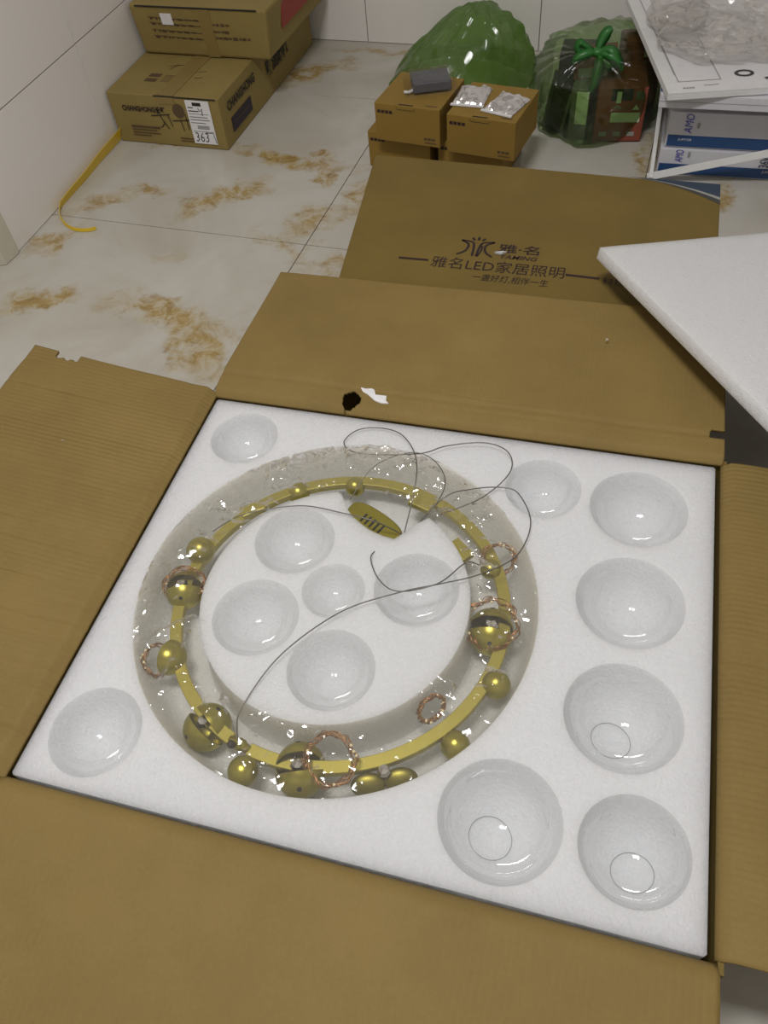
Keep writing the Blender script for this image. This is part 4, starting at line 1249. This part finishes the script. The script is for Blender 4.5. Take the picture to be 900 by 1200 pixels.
# boxes inside the tied bag
def inner_box(label, c, rot, size, mat, labels=()):
    o = thing('boxed_goods', label, 'box', c, 0, 'boxes inside the tied green bag')
    m = Matrix.Translation(c) @ Matrix.Rotation(rot[2], 4, 'Z') @ Matrix.Rotation(rot[0], 4, 'X') @ Matrix.Rotation(rot[1], 4, 'Y')
    w, d, h = size
    obj('body', MB().obox(m, -w / 2, w / 2, -d / 2, d / 2, 0, h), M[mat], o, bevel=0.002)
    fm = m @ Matrix.Translation((-w / 2, -d / 2 - 0.0007, 0)) @ Matrix.Rotation(PI / 2, 4, 'X')
    for (x0, x1, y0, y1, lm_) in labels:
        obj('printed_label', MB().obox(fm, x0, x1, y0, y1, 0, 0.0008), M[lm_], o)
    return o, fm
o_, fm_ = inner_box('red box with pale green labels in the front right of the tied bag', (-0.028, 2.365, 0.004), (0, 0, 0.12), (0.130, 0.16, 0.146), 'boxred',
                    [(0.040, 0.118, 0.054, 0.080, 'pale'), (0.036, 0.092, 0.112, 0.143, 'boxblk'), (0.050, 0.062, 0.106, 0.136, 'pale'), (0.100, 0.120, 0.114, 0.136, 'boxgry')])
obj('printed_symbol', text_mb('▲', fm_ @ Matrix.Translation((0.094, 0.088, 0.0012)), width=0.020, height=0.014), M['pale'], o_)
mk = MB()
for q in range(3): stroke(mk, fm_ @ Matrix.Translation((0, 0, 0.0012)), [(0.014 + q * 0.038, 0.022), (0.034 + q * 0.038, 0.022)], 0.012)
stroke(mk, fm_ @ Matrix.Translation((0, 0, 0.0012)), [(0.046, 0.092), (0.054, 0.099), (0.064, 0.091)], 0.004)
obj('printed_mark', mk, M['lgrey'], o_)
inner_box('box with a tall pale green label in the front middle of the tied bag', (-0.128, 2.352, 0.006), (0, 0.0, -0.04), (0.050, 0.13, 0.135), 'boxgry', [(0.016, 0.048, 0.040, 0.128, 'pale')])
inner_box('black box leaning at the left of the tied bag', (-0.205, 2.380, 0.012), (0, 0.18, 0.1), (0.055, 0.12, 0.110), 'boxblk', [(0.046, 0.054, 0.0, 0.105, 'boxgry')])
inner_box('red box lying on top in the middle of the tied bag', (-0.105, 2.400, 0.152), (0.22, -0.08, 0.1), (0.115, 0.10, 0.034), 'boxred', [(0.070, 0.090, 0.008, 0.034, 'pale'), (0.012, 0.060, 0.006, 0.034, 'lgrey')])
inner_box('red box standing at the back right of the tied bag', (0.010, 2.500, 0.006), (0, 0, 0.3), (0.105, 0.08, 0.195), 'boxred', [(0.050, 0.085, 0.15, 0.185, 'pale')])
inner_box('black box at the back left of the tied bag', (-0.150, 2.495, 0.006), (0, 0, 0.0), (0.12, 0.10, 0.16), 'boxblk', [])

# ================================================================== STACK OF WHITE PANEL BOXES ON THE RIGHT
def panel_box(label, x0, z0, z1, zb, y0, pen, lab2):
    o = thing('panel_lamp_box', label, 'box', (x0 + 0.3, y0 + 0.3, z0), 0, 'white and blue panel lamp boxes')
    obj('body', MB().box(x0, x0 + 0.62, y0, y0 + 0.6, z0 + 0.0005, z1), M['lav'], o, bevel=0.002)
    fm = frame((x0, y0 - 0.0006, z0), (1, 0, 0), (0, 0, 1))
    obj('blue_band', MB().obox(fm, 0.004, 0.616, 0.004, zb - z0, 0.0, 0.0012), M['blue'], o)
    obj('lettering', text_mb('JUPITER', fm @ Matrix.Translation((0.030 if z0 > 0.03 else 0.26, 0.018, 0.0018)), width=0.034, height=0.007), M['white'], o)
    rot = Matrix.Rotation(PI / 2, 4, 'Z')
    h = z1 - zb
    obj('handwriting', text_mb('AMO', fm @ Matrix.Translation((0.060, zb - z0 + 0.006, 0.0018)) @ rot, width=h * 0.85, height=0.020, shear=0.2), M['bink'], o)
    obj('lettering', text_mb('36W', fm @ Matrix.Translation((0.272, zb - z0 + 0.004, 0.0018)) @ rot, width=h * 0.95, height=0.024, bold=0.01), M['slate'], o)
    tl = MB(); stroke(tl, fm @ Matrix.Translation((0, 0, 0.0018)), [(0.074, zb - z0 + 0.02), (0.074, zb - z0 + 0.034)], 0.006)
    obj('fine_print', tl, M['lgrey'], o)
    return o
panel_box('white and blue panel lamp box on the floor, lowest of the right-hand stack', 0.098, 0.001, 0.070, 0.031, 2.132, True, 0)
panel_box('white and blue panel lamp box second from the floor in the right-hand stack', 0.106, 0.0715, 0.162, 0.104, 2.138, True, 0)
sb = tag(obj('spacer_box', MB().box(0.130, 0.70, 2.24, 2.70, 0.1635, 0.204), M['lav'], bevel=0.002), 'plain white box set back under the overhanging white slab in the stack', 'box')
sbx = thing('panel_carton', 'flat white carton with a blue mark, overhanging the panel lamp boxes', 'carton', (0.37, 2.35, 0.2055))
obj('body', MB().box(0.070, 0.68, 2.060, 2.68, 0.206, 0.238), M['lav'], sbx, bevel=0.002)
obj('blue_mark', MB().box(0.0700, 0.098, 2.075, 2.100, 0.2381, 0.2388), M['blue'], sbx)
sm_ = MB(); stroke(sm_, frame((0.07, 2.0592, 0.206), (1, 0, 0), (0, 0, 1)), [(0.0, 0.016), (0.61, 0.016)], 0.0012)
obj('board_seam', sm_, M['lgrey'], sbx)
# printed panel on top, turned a little
pp_ = frame((0.086, 2.022, 0.2535), (0.31, 0.075, 0.0), (-0.055, 0.29, 0.0))
pan = thing('lamp_package', 'flat white panel package with a line drawing print, under the clear bag', 'panel', (0.3, 2.3, 0.24))
obj('board', MB().obox(pp_, 0, 0.60, 0, 0.60, -0.0135, 0.0), M['white'], pan, bevel=0.0015)
obj('edge_strip', MB().obox(pp_, 0.0, 0.024, 0.0, 0.60, 0.0003, 0.003).obox(pp_, 0.024, 0.60, 0.0, 0.012, 0.0003, 0.003), M['whitep'], pan)
fp = pp_ @ Matrix.Translation((0, 0, 0.0012))
dg_ = MB()
for s_ in ([(0.034, 0.10), (0.034, 0.58)], [(0.036, 0.060), (0.036, 0.34)], [(0.036, 0.062), (0.135, 0.062)], [(0.135, 0.062), (0.135, 0.34)], [(0.090, 0.036), (0.125, 0.038)]):
    stroke(dg_, fp, s_, 0.002)
for q in range(4): stroke(dg_, fp, [(0.040 + q * 0.007, 0.028), (0.045 + q * 0.007, 0.028)], 0.006)
obj('line_print', dg_, M['lgrey'], pan)
cr = MB()
stroke(cr, fp, [(0.195 + 0.019 * math.cos(2 * PI * i / 20), 0.086 + 0.014 * math.sin(2 * PI * i / 20)) for i in range(21)], 0.008)
stroke(cr, fp, [(0.235, 0.052), (0.25, 0.056), (0.31, 0.052)], 0.010)
stroke(cr, fp, [(0.262, 0.062), (0.258, 0.080), (0.270, 0.088), (0.280, 0.078), (0.270, 0.064)], 0.006)
stroke(cr, fp, [(0.30, 0.064), (0.34, 0.070)], 0.012); stroke(cr, fp, [(0.29, 0.135), (0.33, 0.15)], 0.012)
obj('figure_print', cr, M['sgrey'], pan)
# empty white frame slipped around the front of the stack
fr = thing('white_frame', 'empty white lamp frame leaning across the front of the panel lamp boxes', 'frame', (0.09, 2.10, 0.003))
def bar(a, b, w, h, name='frame_bar'):
    a, b = Vector(a), Vector(b)
    m = frame(a, b - a, (0, 0.35, 1))
    return obj(name, MB().obox(m, -w / 2, (b - a).length + w / 2, -w / 2, w / 2, -h / 2, h / 2), M['whitep'], fr, bevel=0.001)
C0, C1, C2, C3 = (0.086, 2.100, 0.010), (0.640, 2.075, 0.215), (0.640, 2.06, 0.45), (0.083, 2.255, 0.105)
bar(C0, (0.64, 2.040, 0.205), 0.018, 0.010)
bar(C0, C3, 0.016, 0.010)
# crumpled clear bag on top
def crumple(c, sc, seed, sub=4):
    bm = bmesh.new(); bmesh.ops.create_icosphere(bm, subdivisions=sub, radius=1.0)
    rr = random.Random(seed); mb = MB()
    for v in bm.verts:
        p = v.co
        k = 1 + 0.28 * nz((p.x * 1.8 + seed, p.y * 1.8, p.z * 1.8)) + 0.16 * nz((p.x * 4.5, p.y * 4.5 + seed, p.z * 4.5)) + 0.035 * rr.uniform(-1, 1)
        q = p * k
        mb.v.append((c[0] + q.x * sc[0], c[1] + q.y * sc[1], max(c[2], c[2] + sc[2] * 0.75 + q.z * sc[2])))
    mb.f = [tuple(v.index for v in f.verts) for f in bm.faces]; bm.free()
    return mb
cbg = thing('clear_bag', 'crumpled clear plastic bag lying on the printed white panel', 'plastic bag', (0.22, 2.38, 0.257))
obj('film_body', crumple((0.205, 2.315, 0.258), (0.155, 0.15, 0.055), 4), M['film2'], cbg)
obj('film_fold', crumple((0.085, 2.42, 0.258), (0.075, 0.09, 0.040), 9, 3), M['film2'], cbg)
